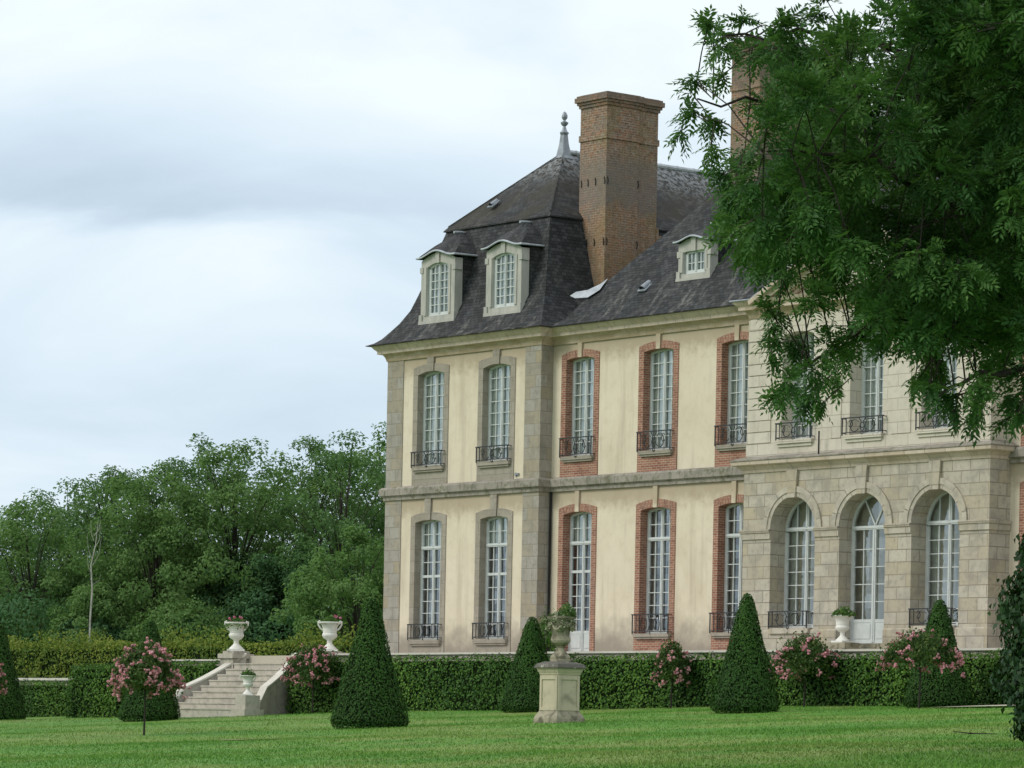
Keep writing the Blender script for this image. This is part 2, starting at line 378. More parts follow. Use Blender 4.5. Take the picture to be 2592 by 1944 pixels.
M['coping'] = simple_noise('pale_coping_stone', (.62, .60, .53), (.50, .48, .42), 3, .8, .2)
M['curtain'] = simple_noise('pale_curtain', (.86, .87, .83), (.78, .79, .75), 2, .9, .1)
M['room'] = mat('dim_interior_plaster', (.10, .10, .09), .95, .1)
M['gravel'] = simple_noise('pale_gravel', (.52, .48, .40), (.38, .35, .29), 25, .95, .1)
M['soil'] = simple_noise('bare_earth', (.30, .25, .16), (.17, .15, .08), 6, .95, .1)
M['bark'] = simple_noise('dark_bark', (.028, .024, .02), (.06, .053, .045), 12, .95, .1, 0, .02, (1, 1, .2))
M['bark_pale'] = simple_noise('pale_dead_bark', (.48, .47, .43), (.24, .23, .21), 3, .9, .1)
def glass():
    mm = bpy.data.materials.new('window_glass'); mm.use_nodes = True; t = mm.node_tree; t.nodes.clear()
    o = t.nodes.new('ShaderNodeOutputMaterial'); mx = t.nodes.new('ShaderNodeMixShader'); tr = t.nodes.new('ShaderNodeBsdfTransparent'); g = t.nodes.new('ShaderNodeBsdfGlossy')
    tr.inputs[0].default_value = (.80, .85, .83, 1); g.inputs['Roughness'].default_value = .03; g.inputs[0].default_value = (.85, .9, .92, 1)
    lw = t.nodes.new('ShaderNodeFresnel'); lw.inputs[0].default_value = 1.5
    a = t.nodes.new('ShaderNodeMath'); a.operation = 'MULTIPLY_ADD'; a.inputs[1].default_value = 1.5; a.inputs[2].default_value = .10; t.links.new(lw.outputs[0], a.inputs[0])
    tx = t.nodes.new('ShaderNodeNewGeometry'); nz = t.nodes.new('ShaderNodeTexNoise'); nz.inputs['Scale'].default_value = 2.2; t.links.new(tx.outputs['Position'], nz.inputs['Vector'])
    bp = t.nodes.new('ShaderNodeBump'); bp.inputs['Distance'].default_value = .05; bp.inputs['Strength'].default_value = .2; t.links.new(nz.outputs[0], bp.inputs['Height']); t.links.new(bp.outputs[0], g.inputs['Normal'])
    wn = t.nodes.new('ShaderNodeTexWhiteNoise'); wn.noise_dimensions = '3D'; sv = t.nodes.new('ShaderNodeVectorMath'); sv.operation = 'SNAP'; sv.inputs[1].default_value = (.36, 9, .43)
    t.links.new(tx.outputs['Position'], sv.inputs[0]); t.links.new(sv.outputs[0], wn.inputs[0]); a2 = t.nodes.new('ShaderNodeMath'); a2.operation = 'MULTIPLY_ADD'; a2.inputs[1].default_value = .16; t.links.new(wn.outputs['Value'], a2.inputs[0]); t.links.new(a.outputs[0], a2.inputs[2])
    t.links.new(a2.outputs[0], mx.inputs[0]); t.links.new(tr.outputs[0], mx.inputs[1]); t.links.new(g.outputs[0], mx.inputs[2]); t.links.new(mx.outputs[0], o.inputs[0])
    return mm
M['glass'] = glass()
def leaf(name, ramp, rough=.5, trans=.25, spec=.35, scale=.7):
    rough += .1; spec *= .45
    """foliage: hue from a per-leaf tint plus broad natural variation, with translucency"""
    mm = mat(name, ramp[0][1], rough, spec); t = NT(mm); P = t.pos()
    f = t.math('ADD', t.math('MULTIPLY', t.attr('tint'), .65), t.math('MULTIPLY', t.noise(P, scale, 3, .6), .35))
    c = t.ramp(f, ramp); t.col(c)
    tr = t.n('ShaderNodeBsdfTranslucent'); t.L.new(t.mix(.5, c, (.10, .22, .03), 'MIX'), tr.inputs[0])
    mx = t.n('ShaderNodeMixShader'); mx.inputs[0].default_value = trans
    o = t.N['Material Output']; t.L.new(t.b.outputs[0], mx.inputs[1]); t.L.new(tr.outputs[0], mx.inputs[2]); t.L.new(mx.outputs[0], o.inputs['Surface'])
    return mm
M['yew'] = leaf('yew_foliage', [(.15, (0.019, 0.052, 0.013)), (.5, (0.036, 0.095, 0.018)), (.85, (0.063, 0.147, 0.026))], .6, .12)
M['hedge'] = leaf('hornbeam_hedge_foliage', [(.15, (0.028, 0.074, 0.018)), (.5, (0.061, 0.146, 0.025)), (.85, (0.134, 0.253, 0.038))], .5, .18)
M['beech'] = leaf('yellow_green_hedge_foliage', [(.15, (0.055, 0.107, 0.019)), (.5, (0.120, 0.187, 0.029)), (.85, (0.230, 0.259, 0.040))], .55, .25)
M['ash_leaf'] = leaf('ash_foliage', [(.12, (.024, .070, .022)), (.45, (.052, .140, .034)), (.7, (.085, .19, .044)), (.92, (.15, .26, .065))], .42, .36, .4)
M['ivy'] = leaf('ivy_foliage', [(.15, (0.012, 0.037, 0.016)), (.5, (0.026, 0.069, 0.024)), (.85, (0.060, 0.119, 0.036))], .4, .12, .4)
M['wood_a'] = leaf('dark_tree_foliage', [(.15, (.062, .13, .050)), (.5, (.105, .20, .072)), (.85, (.165, .28, .105))], .55, .45)
M['wood_b'] = leaf('mid_green_tree_foliage', [(.15, (.085, .17, .052)), (.5, (.135, .245, .075)), (.85, (.20, .32, .105))], .55, .45)
M['wood_c'] = leaf('blue_green_tree_foliage', [(.15, (.046, .115, .050)), (.5, (.075, .17, .072)), (.85, (.12, .23, .10))], .55, .4)
M['rose_leaf'] = leaf('rose_foliage', [(.15, (0.026, 0.062, 0.018)), (.5, (0.054, 0.107, 0.025)), (.85, (0.118, 0.155, 0.042))], .5, .2)
M['urn_leaf'] = leaf('light_urn_foliage', [(.15, (.03, .08, .015)), (.5, (.06, .15, .025)), (.85, (.16, .25, .07))], .5, .3)
M['variegated'] = leaf('variegated_ivy_foliage', [(.15, (.03, .06, .02)), (.5, (.07, .11, .035)), (.7, (.35, .40, .24)), (.85, (.55, .57, .42))], .5, .2)
M['pink'] = leaf('pink_petals', [(.15, (.66, .25, .31)), (.5, (.80, .40, .45)), (.85, (.88, .62, .62))], .6, .2)
M['geranium'] = leaf('geranium_petals', [(.15, (0.578, 0.088, 0.200)), (.5, (0.683, 0.198, 0.340)), (.85, (0.788, 0.440, 0.560))], .6, .2)
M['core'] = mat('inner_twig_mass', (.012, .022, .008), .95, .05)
def lawn_mat(name='lawn_grass', blade=False):
    mm = mat(name, (.07, .16, .03), .75, .2); t = NT(mm); P = t.pos()
    n1 = t.noise(t.map(P, (1, 1, 1)), .22, 5, .6, .5); n2 = t.noise(P, .55, 5, .65); n3 = t.noise(P, 9, 4, .7)
    c = t.ramp(n1, [(.38, (.070, .22, .020)), (.5, (.11, .26, .034)), (.60, (.19, .28, .065))])
    c = t.mix(t.mr(n2, .45, .72, 0, .6), c, (.15, .185, .052)); c = t.mix(t.mr(n2, .55, .30, 0, .5), c, (.045, .145, .018))
    if blade: c = t.mix(t.math('MULTIPLY', t.attr('tint'), .3), c, (.16, .275, .05))
    else: c = t.mix(t.mr(n3, .4, .75, 0, .5), c, (.075, .13, .026)); t.bump(n3, .06, .7)
    t.col(c); return mm
M['lawn'] = lawn_mat(); M['blade'] = lawn_mat('grass_blades', True)

# ================================================================== THE CHATEAU
CH = empty('chateau', (0, 0, 0), 'cream French country house with grey slate roofs, brick chimneys and tall white windows', 'country house')
NA = 14
def seg_arc(w, zsh, zap, n=NA):
    h = zap - zsh; Rr = (w * w + h * h) / (2 * h); a0 = math.asin(w / Rr)
    return [(Rr * math.sin(-a0 + 2 * a0 * i / n), zap - Rr + Rr * math.cos(-a0 + 2 * a0 * i / n)) for i in range(n + 1)]
def round_arc(w, zsp, n=NA):
    return [(-w * math.cos(math.pi * i / n), zsp + w * math.sin(math.pi * i / n)) for i in range(n + 1)]
def arc_z(arc, x):
    for (a, za), (b, zb) in zip(arc, arc[1:]):
        if a - 1e-6 <= x <= b + 1e-6: return za + (zb - za) * (x - a) / max(b - a, 1e-9)
    return arc[0][1]
def wall_front(mb, x0, x1, z0, z1, y, ops, mi=0):
    x = x0
    for cx, wd, zb, arc in sorted(ops):
        mb.poly([(x, y, z0), (cx - wd, y, z0), (cx - wd, y, z1), (x, y, z1)], mi)
        if zb > z0 + 1e-4: mb.poly([(cx - wd, y, z0), (cx + wd, y, z0), (cx + wd, y, zb), (cx - wd, y, zb)], mi)
        mb.poly([(cx + a, y, z) for a, z in arc] + [(cx + wd, y, z1), (cx - wd, y, z1)], mi)
        x = cx + wd
    mb.poly([(x, y, z0), (x1, y, z0), (x1, y, z1), (x, y, z1)], mi)
def reveals(mb, wd, zb, arc, y0, y1, mi=0, sill=True):
    mb.poly([(-wd, y0, zb), (-wd, y1, zb), (-wd, y1, arc[0][1]), (-wd, y0, arc[0][1])], mi)
    mb.poly([(wd, y1, zb), (wd, y0, zb), (wd, y0, arc[-1][1]), (wd, y1, arc[-1][1])], mi)
    for (a, za), (b, zb2) in zip(arc, arc[1:]): mb.poly([(a, y0, za), (a, y1, za), (b, y1, zb2), (b, y0, zb2)], mi)
    if sill: mb.poly([(-wd, y0, zb), (wd, y0, zb), (wd, y1, zb), (-wd, y1, zb)], mi)
def surround(parent, wi, wo, zap0, zb, ain, aout, rev, material, keyh=None, ktop=None, kmat=None, soldier=False, sillless=False):
    """stone or brick dressing round an opening; local x centred, front face at y=0"""
    mb = MB(); zi, zo = ain[0][1], aout[0][1]
    for s in (-1, 1):
        q = [(s * wo, 0, zb), (s * wi, 0, zb), (s * wi, 0, zi), (s * wo, 0, zo)]
        mb.poly(q if s < 0 else q[::-1])
        mb.poly([(s * wo, .06, zap0), (s * wo, 0, zap0), (s * wo, 0, zo), (s * wo, .06, zo)][::(1 if s > 0 else -1)][::-1])
    for i in range(len(ain) - 1):
        (a0, c0), (a1, c1), (b0, d0), (b1, d1) = ain[i], ain[i + 1], aout[i], aout[i + 1]
        pts = [(a0, 0, c0), (a1, 0, c1), (b1, 0, d1), (b0, 0, d0)]
        mb.poly(pts, 0, uv=[(p[2], p[0]) for p in pts] if soldier else None)
        mb.poly([(b0, 0, d0), (b1, 0, d1), (b1, .06, d1), (b0, .06, d0)])
    if zb > zap0 + .05: mb.poly([(-wo, 0, zap0), (wo, 0, zap0), (wo, 0, zb), (-wo, 0, zb)])
    reveals(mb, wi, zb, ain, 0, rev)
    mats = [material]
    if keyh:
        mats.append(kmat or material); z0 = ain[NA // 2][1] - .015
        f = [(-keyh * .92, -.045, z0), (keyh * .92, -.045, z0), (keyh * 1.06, -.045, ktop), (-keyh * 1.06, -.045, ktop)]
        k = [(p[0], .06, p[2]) for p in f]
        mb.poly(f, 1); mb.poly([f[1], k[1], k[2], f[2]], 1); mb.poly([k[0], f[0], f[3], k[3]], 1); mb.poly([k[0], k[1], f[1], f[0]], 1)
    return mb.build('surround', mats, parent)
def sill_part(parent, wd, z0, z1, out=.13):
    mb = MB(); mb.box(-wd, wd, -out, .05, z0 + .05, z1); mb.box(-wd + .05, wd - .05, -out + .05, .05, z0 - .02, z0 + .048)
    return mb.build('sill', M['surround_stone'], parent)
def cscroll(cx, cz, rx, rz, s, y, turns=1.55, n=26, flip=1):
    pts = []
    for i in range(n + 1):
        t = -1 + 2 * i / n; k = 1 - .75 * max(0, abs(t) - .45) / .55
        a = t * math.pi * turns * .5
        pts.append((cx + s * (-rx * .0 + rx * math.cos(a) * k + rx * (1 - k) * -.15), y, cz + flip * rz * math.sin(a) * (.55 + .45 * k) * k + flip * math.copysign(rz * .5 * (1 - k), t)))
    return pts
def railing(parent, W, z0, z1, y=-.15, style='scroll'):
    mb = MB(); h = z1 - z0; hw = W / 2; r = .014
    mb.box(-hw - .04, hw + .04, y - .022, y + .022, z1 - .035, z1)
    mb.box(-hw - .02, hw + .02, y - .014, y + .014, z0 + .045, z0 + .07)
    for s in (-1, 1):
        mb.box(s * hw - .015, s * hw + .015, y - .015, y + .015, z0 - .02, z1 - .036)
        for zz in (z1 - .028, z0 + .05): mb.box(min(s * hw, s * (hw + .02)) - .008, max(s * hw, s * (hw + .02)) + .008, y + .016, .03, zz - .012, zz + .012)
        mb.tube([(s * hw * .80, y, z0 + .06), (s * hw * .80, y, z1 - .03)], r, 4)
    zc = (z0 + z1) / 2
    if style == 'scroll':
        for s in (-1, 1):
            mb.tube(cscroll(s * hw * .30, zc, hw * .30, h * .40, s, y), r, 4)
            mb.tube(cscroll(s * hw * .62, zc + h * .12, hw * .13, h * .24, -s, y), r, 4)
            mb.tube([(s * .02, y, z0 + .07), (s * hw * .12, y, zc - h * .1), (s * hw * .05, y, zc + h * .2), (s * hw * .16, y, z1 - .04)], r, 4)
        mb.tube([(math.cos(a) * hw * .09, y, zc + math.sin(a) * h * .16) for a in np.linspace(0, 2 * math.pi, 15)], r, 4)
        mb.tube([(math.cos(a) * .05, y, z0 + .02 + math.sin(a) * .05) for a in np.linspace(0, 2 * math.pi, 11)], r, 4)
    else:
        for s in (-1, 1):
            mb.tube([(s * hw * .60, y, z0 + .06), (s * hw * .60, y, z1 - .03)], r, 4)
            mb.tube(cscroll(s * hw * .36, zc, hw * .16, h * .40, s, y), r, 4)
            mb.tube(cscroll(s * hw * .28, zc, hw * .08, h * .30, -s, y), r, 4)
        mb.tube([(0, y, z0 - .02), (0, y, z1 - .03)], r * 1.3, 4)
        mb.tube([(-hw * .12, y, z0 + .07), (0, y, zc), (-hw * .12, y, z1 - .04)], r, 4); mb.tube([(hw * .12, y, z0 + .07), (0, y, zc), (hw * .12, y, z1 - .04)], r, 4)
    return mb.build('railing', M['iron'], parent)
def inset(arc, d):
    w0 = arc[-1][0]; k = (w0 - d) / w0
    return [(x * k, z - d) for x, z in arc]
def joinery(name, wd, zb, arc, rev, zbars, transoms=(), panel=None, cols=2, fan=False, splits=(), parent=None, mull=.06):
    """casement with frame, meeting stiles and glazing bars; returns the frame mesh (window or door part)"""
    mb = MB(); fr = .065; y0, y1 = rev - .02, rev + .07
    ai = inset(arc, fr); wi = wd - fr
    for s in (-1, 1):
        x0, x1 = sorted((s * wd, s * wi)); mb.box(x0, x1, y0, y1, zb, arc[0][1])
    mb.box(-wi, wi, y0, y1, zb, zb + fr)
    for i in range(NA):
        (a0, c0), (a1, c1), (b0, d0), (b1, d1) = arc[i], arc[i + 1], ai[i], ai[i + 1]
        mb.poly([(b0, y0, d0), (b1, y0, d1), (a1, y0, c1), (a0, y0, c0)]); mb.poly([(b0, y1, d0), (b1, y1, d1), (b1, y0, d1), (b0, y0, d0)])
    zt = lambda x: arc_z(ai, x) + .01
    bars = sorted(list(transoms))
    for z in bars: mb.box(-wi, wi, y0 - .03, y1 - .002, z - .06, z + .06); mb.box(-wi, wi, y0 - .05, y0 - .028, z - .02, z + .03)
    ztop = zt(0)
    top_from = bars[-1] + .06 if (bars and fan) else None
    zlim = (lambda x: bars[-1] - .06) if fan else zt
    # meeting stiles, side stiles
    mb.box(-mull, mull, y0 - .012, y1 - .004, zb + fr, zlim(0)); mb.box(-.018, .018, y0 - .03, y0 - .0125, zb + fr, zlim(0))
    for s in (-1, 1):
        x0, x1 = sorted((s * wi, s * (wi - .05))); mb.box(x0, x1, y0 + .005, y1 - .006, zb + fr, min(zlim(x0), zlim(x1)))
    inner0, inner1 = mull, wi - .05; g = .0135
    pz = panel if panel else zb + fr
    mb.box(-wi + .05, wi - .05, y0 + .006, y1 - .008, zb + fr, zb + fr + .06)
    for s in (-1, 1):
        for c in range(1, cols):
            x = s * (inner0 + (inner1 - inner0) * c / cols); mb.box(x - g, x + g, y0 + .012, y1 - .012, pz, zlim(x))
        for z in zbars:
            x0, x1 = sorted((s * inner0, s * inner1))
            if z < zlim(s * inner1 * .9): mb.box(x0, x1, y0 + .014, y1 - .014, z - g, z + g)
    for z in splits: mb.box(-wi + .05, wi - .05, y0 + .002, y1 - .010, z - .045, z + .045)
    if panel:
        mb.box(-wi + .05, wi - .05, y0 + .015, y1 - .016, zb + fr + .06, panel - .05); mb.box(-wi + .05, wi - .05, y0 + .003, y1 - .011, panel - .05, panel + .05)
        for s in (-1, 1):
            x0, x1 = sorted((s * (inner0 + .05), s * (inner1 - .05))); mb.box(x0, x1, y0 - .002, y0 + .016, zb + fr + .11, panel - .10)
    if fan:
        z0 = bars[-1] + .06; rr = arc[NA // 2][1] - fr - z0
        for ang in (60, 120):
            a = R_(ang); p0 = Vector((0, (y0 + y1) / 2, z0)); p1 = Vector((math.cos(a) * rr, (y0 + y1) / 2, z0 + math.sin(a) * rr)); d = (p1 - p0)
            mb.obox((p0 + p1) / 2, d / 2, Vector((0, .03, 0)), Vector((-d.z, 0, d.x)).normalized() * .022)
    return mb.build(name, M['paint'], parent)
def pane_part(parent, wd, zb, arc, y):
    mb = MB(); a = inset(arc, .05); mb.poly([(-wd + .05, y, zb + .05), (wd - .05, y, zb + .05)] + [(x, y, z) for x, z in a[::-1]]); return mb.build('pane', M['glass'], parent)
def curtain_part(parent, wd, zb, arc, y, gap=0.0, name='curtain', ztop=None, zbot=None):
    n = 28; z0 = zb if zbot is None else zbot
    for s in ((-1, 1) if gap else (0,)):
        mb = MB(); xa, xb = (-wd, wd) if s == 0 else ((-wd, -gap) if s < 0 else (gap, wd)); pr = None
        for i in range(n + 1):
            x = xa + (xb - xa) * i / n; yy = y + .007 * math.sin(x * 42) + .004 * math.sin(x * 97 + 1); zt = (arc_z(arc, max(arc[0][0], min(arc[-1][0], x))) if ztop is None else ztop)
            if pr: mb.poly([(pr[0], pr[1], z0), (x, yy, z0), (x, yy, zt), (pr[0], pr[1], pr[2])])
            pr = (x, yy, zt)
        mb.build(name, M['curtain'], parent)
def lin(a, b, n): return [a + (b - a) * i / n for i in range(1, n)]
def place(proto, X, Y):
    proto.location = (X, Y, 0); return proto
def place_copy(proto, X, Y):
    c = copy_tree(proto, CH); c.location = (X, Y, 0); return c

# ---- windows of the pavilion
PW = [2.56, 6.28]; MW = [10.17, 14.18, 18.01]; MW2 = [31.4, 35.3, 39.2]
GA_P = (seg_arc(.76, 4.63, 4.72), seg_arc(1.02, 4.85, 4.99)); UA_P = (seg_arc(.76, 9.84, 9.96), seg_arc(1.02, 10.10, 10.22))
GA_M = (seg_arc(.75, 4.67, 4.77), seg_arc(.99, 4.88, 5.03)); UA_M = (seg_arc(.735, 9.89, 9.97), seg_arc(.985, 10.08, 10.22))
def pav_upper():
    f = joinery('window', .76, 6.60, UA_P[0], .28, lin(6.70, 9.90, 8), parent=CH)
    surround(f, .76, 1.02, 5.92, 6.60, *UA_P, .36, M['surround_stone'], .18, 10.45); sill_part(f, .88, 6.42, 6.61); railing(f, 1.72, 6.60, 7.13)
    pane_part(f, .76, 6.6, UA_P[0], .315); curtain_part(f, .76, 6.6, UA_P[0], .375); return f
def pav_ground():
    f = joinery('window', .76, .49, GA_P[0], .30, [4.22] + lin(2.79, 3.68, 2) + lin(.60, 2.70, 5), transoms=(3.74,), splits=(2.74,), parent=CH)
    surround(f, .76, 1.02, -.16, .49, *GA_P, .38, M['surround_stone'], .17, 5.46); sill_part(f, .89, .30, .50); railing(f, 1.74, .50, 1.05, style='bars')
    pane_part(f, .76, .49, GA_P[0], .335); curtain_part(f, .76, .5, GA_P[0], .41, zbot=3.75); return f
def main_upper():
    f = joinery('window', .735, 6.62, UA_M[0], .31, lin(6.72, 9.92, 8), parent=CH)
    surround(f, .735, .985, 5.93, 6.62, *UA_M, .40, M['brick'], .105, 10.45, M['stucco'], True); sill_part(f, .82, 6.46, 6.63); railing(f, 1.64, 6.62, 7.26)
    pane_part(f, .735, 6.62, UA_M[0], .345); curtain_part(f, .735, 6.62, UA_M[0], .415); return f
def main_ground(door):
    if door:
        f = joinery('door', .75, 0.0, GA_M[0], .33, [4.22] + lin(2.81, 3.66, 2) + lin(.76, 2.71, 5), transoms=(3.72,), splits=(2.76,), panel=.71, parent=CH)
        surround(f, .75, .99, -.16, 0.0, *GA_M, .42, M['brick'], .105, 5.46, M['stucco'], True)
        curtain_part(f, .75, 0, GA_M[0], .44, zbot=3.7)
    else:
        f = joinery('window', .75, .61, GA_M[0], .33, [4.22] + lin(.72, 3.66, 7), transoms=(3.74,), parent=CH)
        surround(f, .75, .99, -.16, .61, *GA_M, .42, M['brick'], .105, 5.46, M['stucco'], True); sill_part(f, .88, .46, .62); railing(f, 1.78, .62, 1.26, style='bars')
        curtain_part(f, .75, .61, GA_M[0], .52, gap=.50)
    pane_part(f, .75, 0 if door else .61, GA_M[0], .365); return f
a = place(pav_upper(), PW[0], 0); place_copy(a, PW[1], 0)
a = place(pav_ground(), PW[0], 0); place_copy(a, PW[1], 0)
a = place(main_upper(), MW[0], .5)
for x in MW[1:] + MW2: place_copy(a, x, .5)
place(main_ground(True), MW[0], .5)
a = place(main_ground(False), MW[1], .5)
for x in MW[2:] + MW2: place_copy(a, x, .5)

# ---- walls
def cut(w, zb, arc, d=.10): return (w + d, zb - .02, [(x * (w + d) / w, z + d * .6) for x, z in arc])
def ops(xs, w, zb, arc): return [(x, *cut(w, zb, arc)) for x in xs]
mb = MB(); y = .03
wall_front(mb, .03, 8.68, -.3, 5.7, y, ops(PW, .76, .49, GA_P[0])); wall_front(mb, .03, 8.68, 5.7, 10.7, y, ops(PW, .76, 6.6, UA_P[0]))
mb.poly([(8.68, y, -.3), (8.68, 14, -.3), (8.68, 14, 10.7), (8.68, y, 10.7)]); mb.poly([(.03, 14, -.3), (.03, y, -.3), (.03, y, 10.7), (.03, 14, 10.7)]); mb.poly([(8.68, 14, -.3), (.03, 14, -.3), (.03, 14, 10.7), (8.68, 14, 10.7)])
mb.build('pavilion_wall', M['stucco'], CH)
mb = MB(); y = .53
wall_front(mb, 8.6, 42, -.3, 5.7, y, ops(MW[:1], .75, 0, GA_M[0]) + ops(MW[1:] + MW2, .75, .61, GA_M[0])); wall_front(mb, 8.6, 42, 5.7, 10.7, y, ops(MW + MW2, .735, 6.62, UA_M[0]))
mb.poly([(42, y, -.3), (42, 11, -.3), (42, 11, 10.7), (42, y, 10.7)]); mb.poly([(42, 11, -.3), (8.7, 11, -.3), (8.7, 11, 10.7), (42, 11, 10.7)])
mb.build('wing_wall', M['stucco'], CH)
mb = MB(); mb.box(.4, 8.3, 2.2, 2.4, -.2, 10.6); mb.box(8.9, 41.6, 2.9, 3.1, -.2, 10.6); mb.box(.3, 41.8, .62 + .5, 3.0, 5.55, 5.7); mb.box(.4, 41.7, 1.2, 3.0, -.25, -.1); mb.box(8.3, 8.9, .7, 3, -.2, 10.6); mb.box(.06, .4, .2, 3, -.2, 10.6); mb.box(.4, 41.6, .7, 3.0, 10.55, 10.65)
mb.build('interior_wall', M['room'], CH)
# quoins
for (x0, x1, y1) in ((0, .94, 1.2), (7.84, 8.71, .55)):
    mb = MB(); mb.box(x0, x1, 0, y1, -.2, 5.5, skip='bk'); mb.box(x0, x1, 0, y1, 5.9, 10.5, skip='bk'); mb.build('quoin', M['grey_stone'], CH)
mb = MB(); mb.tube([(8.79, .46, -.1), (8.79, .46, 5.48)], .04, 8); mb.build('downpipe', M['pipe'], CH)
mb = MB(); mb.box(7.40, 7.46, -.02, .04, 6.03, 6.16); mb.box(7.461, 7.60, -.05, .04, 6.08, 6.14); mb.build('wall_fitting', M['lead_dark'], CH)
STR = [(0, 5.46), (.06, 5.47), (.06, 5.58), (.10, 5.60), (.10, 5.625), (.16, 5.635), (.17, 5.86), (.12, 5.92), (0, 5.95)]
mb = MB(); mb.sweep([(0, 14), (0, 0), (8.71, 0), (8.71, .5), (19.5, .5)], STR); mb.build('stringcourse', M['moss'], CH)
mb = MB(); mb.sweep([(29.9, .5), (42, .5)], STR); mb.build('stringcourse', M['moss'], CH)
CORN = [(0, 10.44), (.03, 10.44), (.05, 10.52), (.08, 10.60), (.13, 10.67), (.15, 10.70), (.28, 10.70), (.28, 10.80), (.31, 10.83), (.37, 10.88), (.42, 10.95), (.44, 10.985), (0, 10.985)]
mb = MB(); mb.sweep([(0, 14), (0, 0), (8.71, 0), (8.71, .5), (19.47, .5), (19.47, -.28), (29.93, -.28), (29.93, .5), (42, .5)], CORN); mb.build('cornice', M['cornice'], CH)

# ---- projecting central block
AC = [21.66, 24.74, 27.84]; AR_ = round_arc(1.0, 3.76)
mb = MB(); x0, x1, y = 19.38, 30.02, -.35
wall_front(mb, x0, x1, -.3, 5.62, y, [(AC[0], 1.0, .66, AR_), (AC[1], 1.0, .10, AR_), (AC[2], 1.0, .66, AR_)])
mb.poly([(x0, .6, -.3), (x0, y, -.3), (x0, y, 5.62), (x0, .6, 5.62)]); mb.poly([(x1, y, -.3), (x1, .6, -.3), (x1, .6, 5.62), (x1, y, 5.62)])
for k, c in enumerate(AC):
    t = MB(); reveals(t, 1.0, .10 if k == 1 else .66, AR_, y, y + .75)
    for f, uv in zip(t.f, t.uv): mb.poly([(t.v[i].x + c, t.v[i].y, t.v[i].z) for i in f], 0)
mb.build('central_block_wall', M['ashlar'], CH)
mb = MB(); imp = [(0, 3.48), (.05, 3.49), (.05, 3.66), (.09, 3.69), (.10, 3.77), (0, 3.80)]
ex = [19.38] + [c + s * 1.0 for c in AC for s in (-1, 1)] + [30.02]
for i in range(0, 8, 2):
    p = [(ex[i], y), (ex[i + 1], y)]
    if i == 0: p = [(ex[0], .5)] + p
    if i == 6: p = p + [(30.02, .5)]
    mb.sweep(p, imp)
for c in AC:                                                             # archivolts and keystones
    for (r0, r1, o) in ((1.0, 1.14, .03), (1.14, 1.32, .06)):
        for i in range(22):
            a, b = math.pi * i / 22, math.pi * (i + 1) / 22; P = lambda r, t, o=o: (c - r * math.cos(t), y - o, 3.78 + r * math.sin(t))
            pts = [P(r0, a), P(r0, b), P(r1, b), P(r1, a)]; mb.poly(pts, 0, uv=[(r0 * a, 0.02), (r0 * b, .02), (r0 * b, .3), (r0 * a, .3)])
            q = [P(r1, a), P(r1, b), P(r1, b, 0), P(r1, a, 0)]; mb.poly(q); q = [P(r0, b), P(r0, a), P(r0, a, -.02), P(r0, b, -.02)]; mb.poly(q)
    f = [(c - .17, y - .10, 4.74), (c + .17, y - .10, 4.74), (c + .24, y - .10, 5.60), (c - .24, y - .10, 5.60)]; k = [(p[0], y, p[2]) for p in f]
    mb.poly(f); mb.poly([f[1], k[1], k[2], f[2]]); mb.poly([k[0], f[0], f[3], k[3]]); mb.poly([k[0], k[1], f[1], f[0]])
mb.build('arch_moulding', M['ashlar'], CH)
LED = [(0, 5.58), (.04, 5.58), (.06, 5.66), (.14, 5.74), (.16, 5.78), (.24, 5.79), (.30, 5.82), (.31, 5.92), (.34, 5.94), (.34, 5.97), (.05, 6.08), (0, 6.09)]
mb = MB(); mb.sweep([(x0, .5), (x0, y), (x1, y), (x1, .5)], LED); lo = mb.build('ledge', [M['cornice'], M['moss']], CH)
for p in lo.data.polygons:
    if p.normal.z > .2 or p.center.z > 5.9: p.material_index = 1
mb = MB(); mb.sweep([(x0, .5), (x0, y), (AC[1] - 1.02, y)], [(0, -.2), (.06, -.2), (.06, .60), (.03, .64), (0, .64)]); mb.sweep([(AC[1] + 1.02, y), (x1, y), (x1, .5)], [(0, -.2), (.06, -.2), (.06, .60), (.03, .64), (0, .64)]); mb.build('plinth', M['ashlar'], CH)
# upper storey of the block
UW = [21.68, 24.73, 27.80]; UA_A = seg_arc(.71, 9.80, 9.91); y = -.28
mb = MB(); wall_front(mb, 19.47, 29.93, 5.6, 10.7, y, [(c, .71, 6.53, UA_A) for c in UW]); mb.poly([(19.47, .6, 5.6), (19.47, y, 5.6), (19.47, y, 10.7), (19.47, .6, 10.7)]); mb.poly([(29.93, y, 5.6), (29.93, .6, 5.6), (29.93, .6, 10.7), (29.93, y, 10.7)])
for c in UW:
    t = MB(); reveals(t, .71, 6.53, UA_A, y, y + .6)
    for f in t.f: mb.poly([(t.v[i].x + c, t.v[i].y, t.v[i].z) for i in f], 0)
mb.build('upper_block_wall', M['ashlar_pale'], CH)
mb = MB()
for a, b in ((19.43, 20.50), (28.90, 29.97)):
    for i in range(11):
        z0 = 6.50 + i * .355; mb.box(a, b, y - .035, y + .02, z0 + .012, min(z0 + .355, 10.44) - .012)
mb.box(23.20, 23.66, y - .03, y + .02, 6.5, 10.43); mb.box(25.84, 26.66, y - .03, y + .02, 6.5, 10.43)
mb.box(19.42, 29.98, y - .05, y + .02, 6.0, 6.47)
mb.build('pilaster', M['ashlar_pale'], CH)
mb = MB(); mb.tube([(23.0, y - .3, 6.0), (23.0, y - .3, 6.72)], .025, 6); mb.build('vent_pipe', M['pipe'], CH)
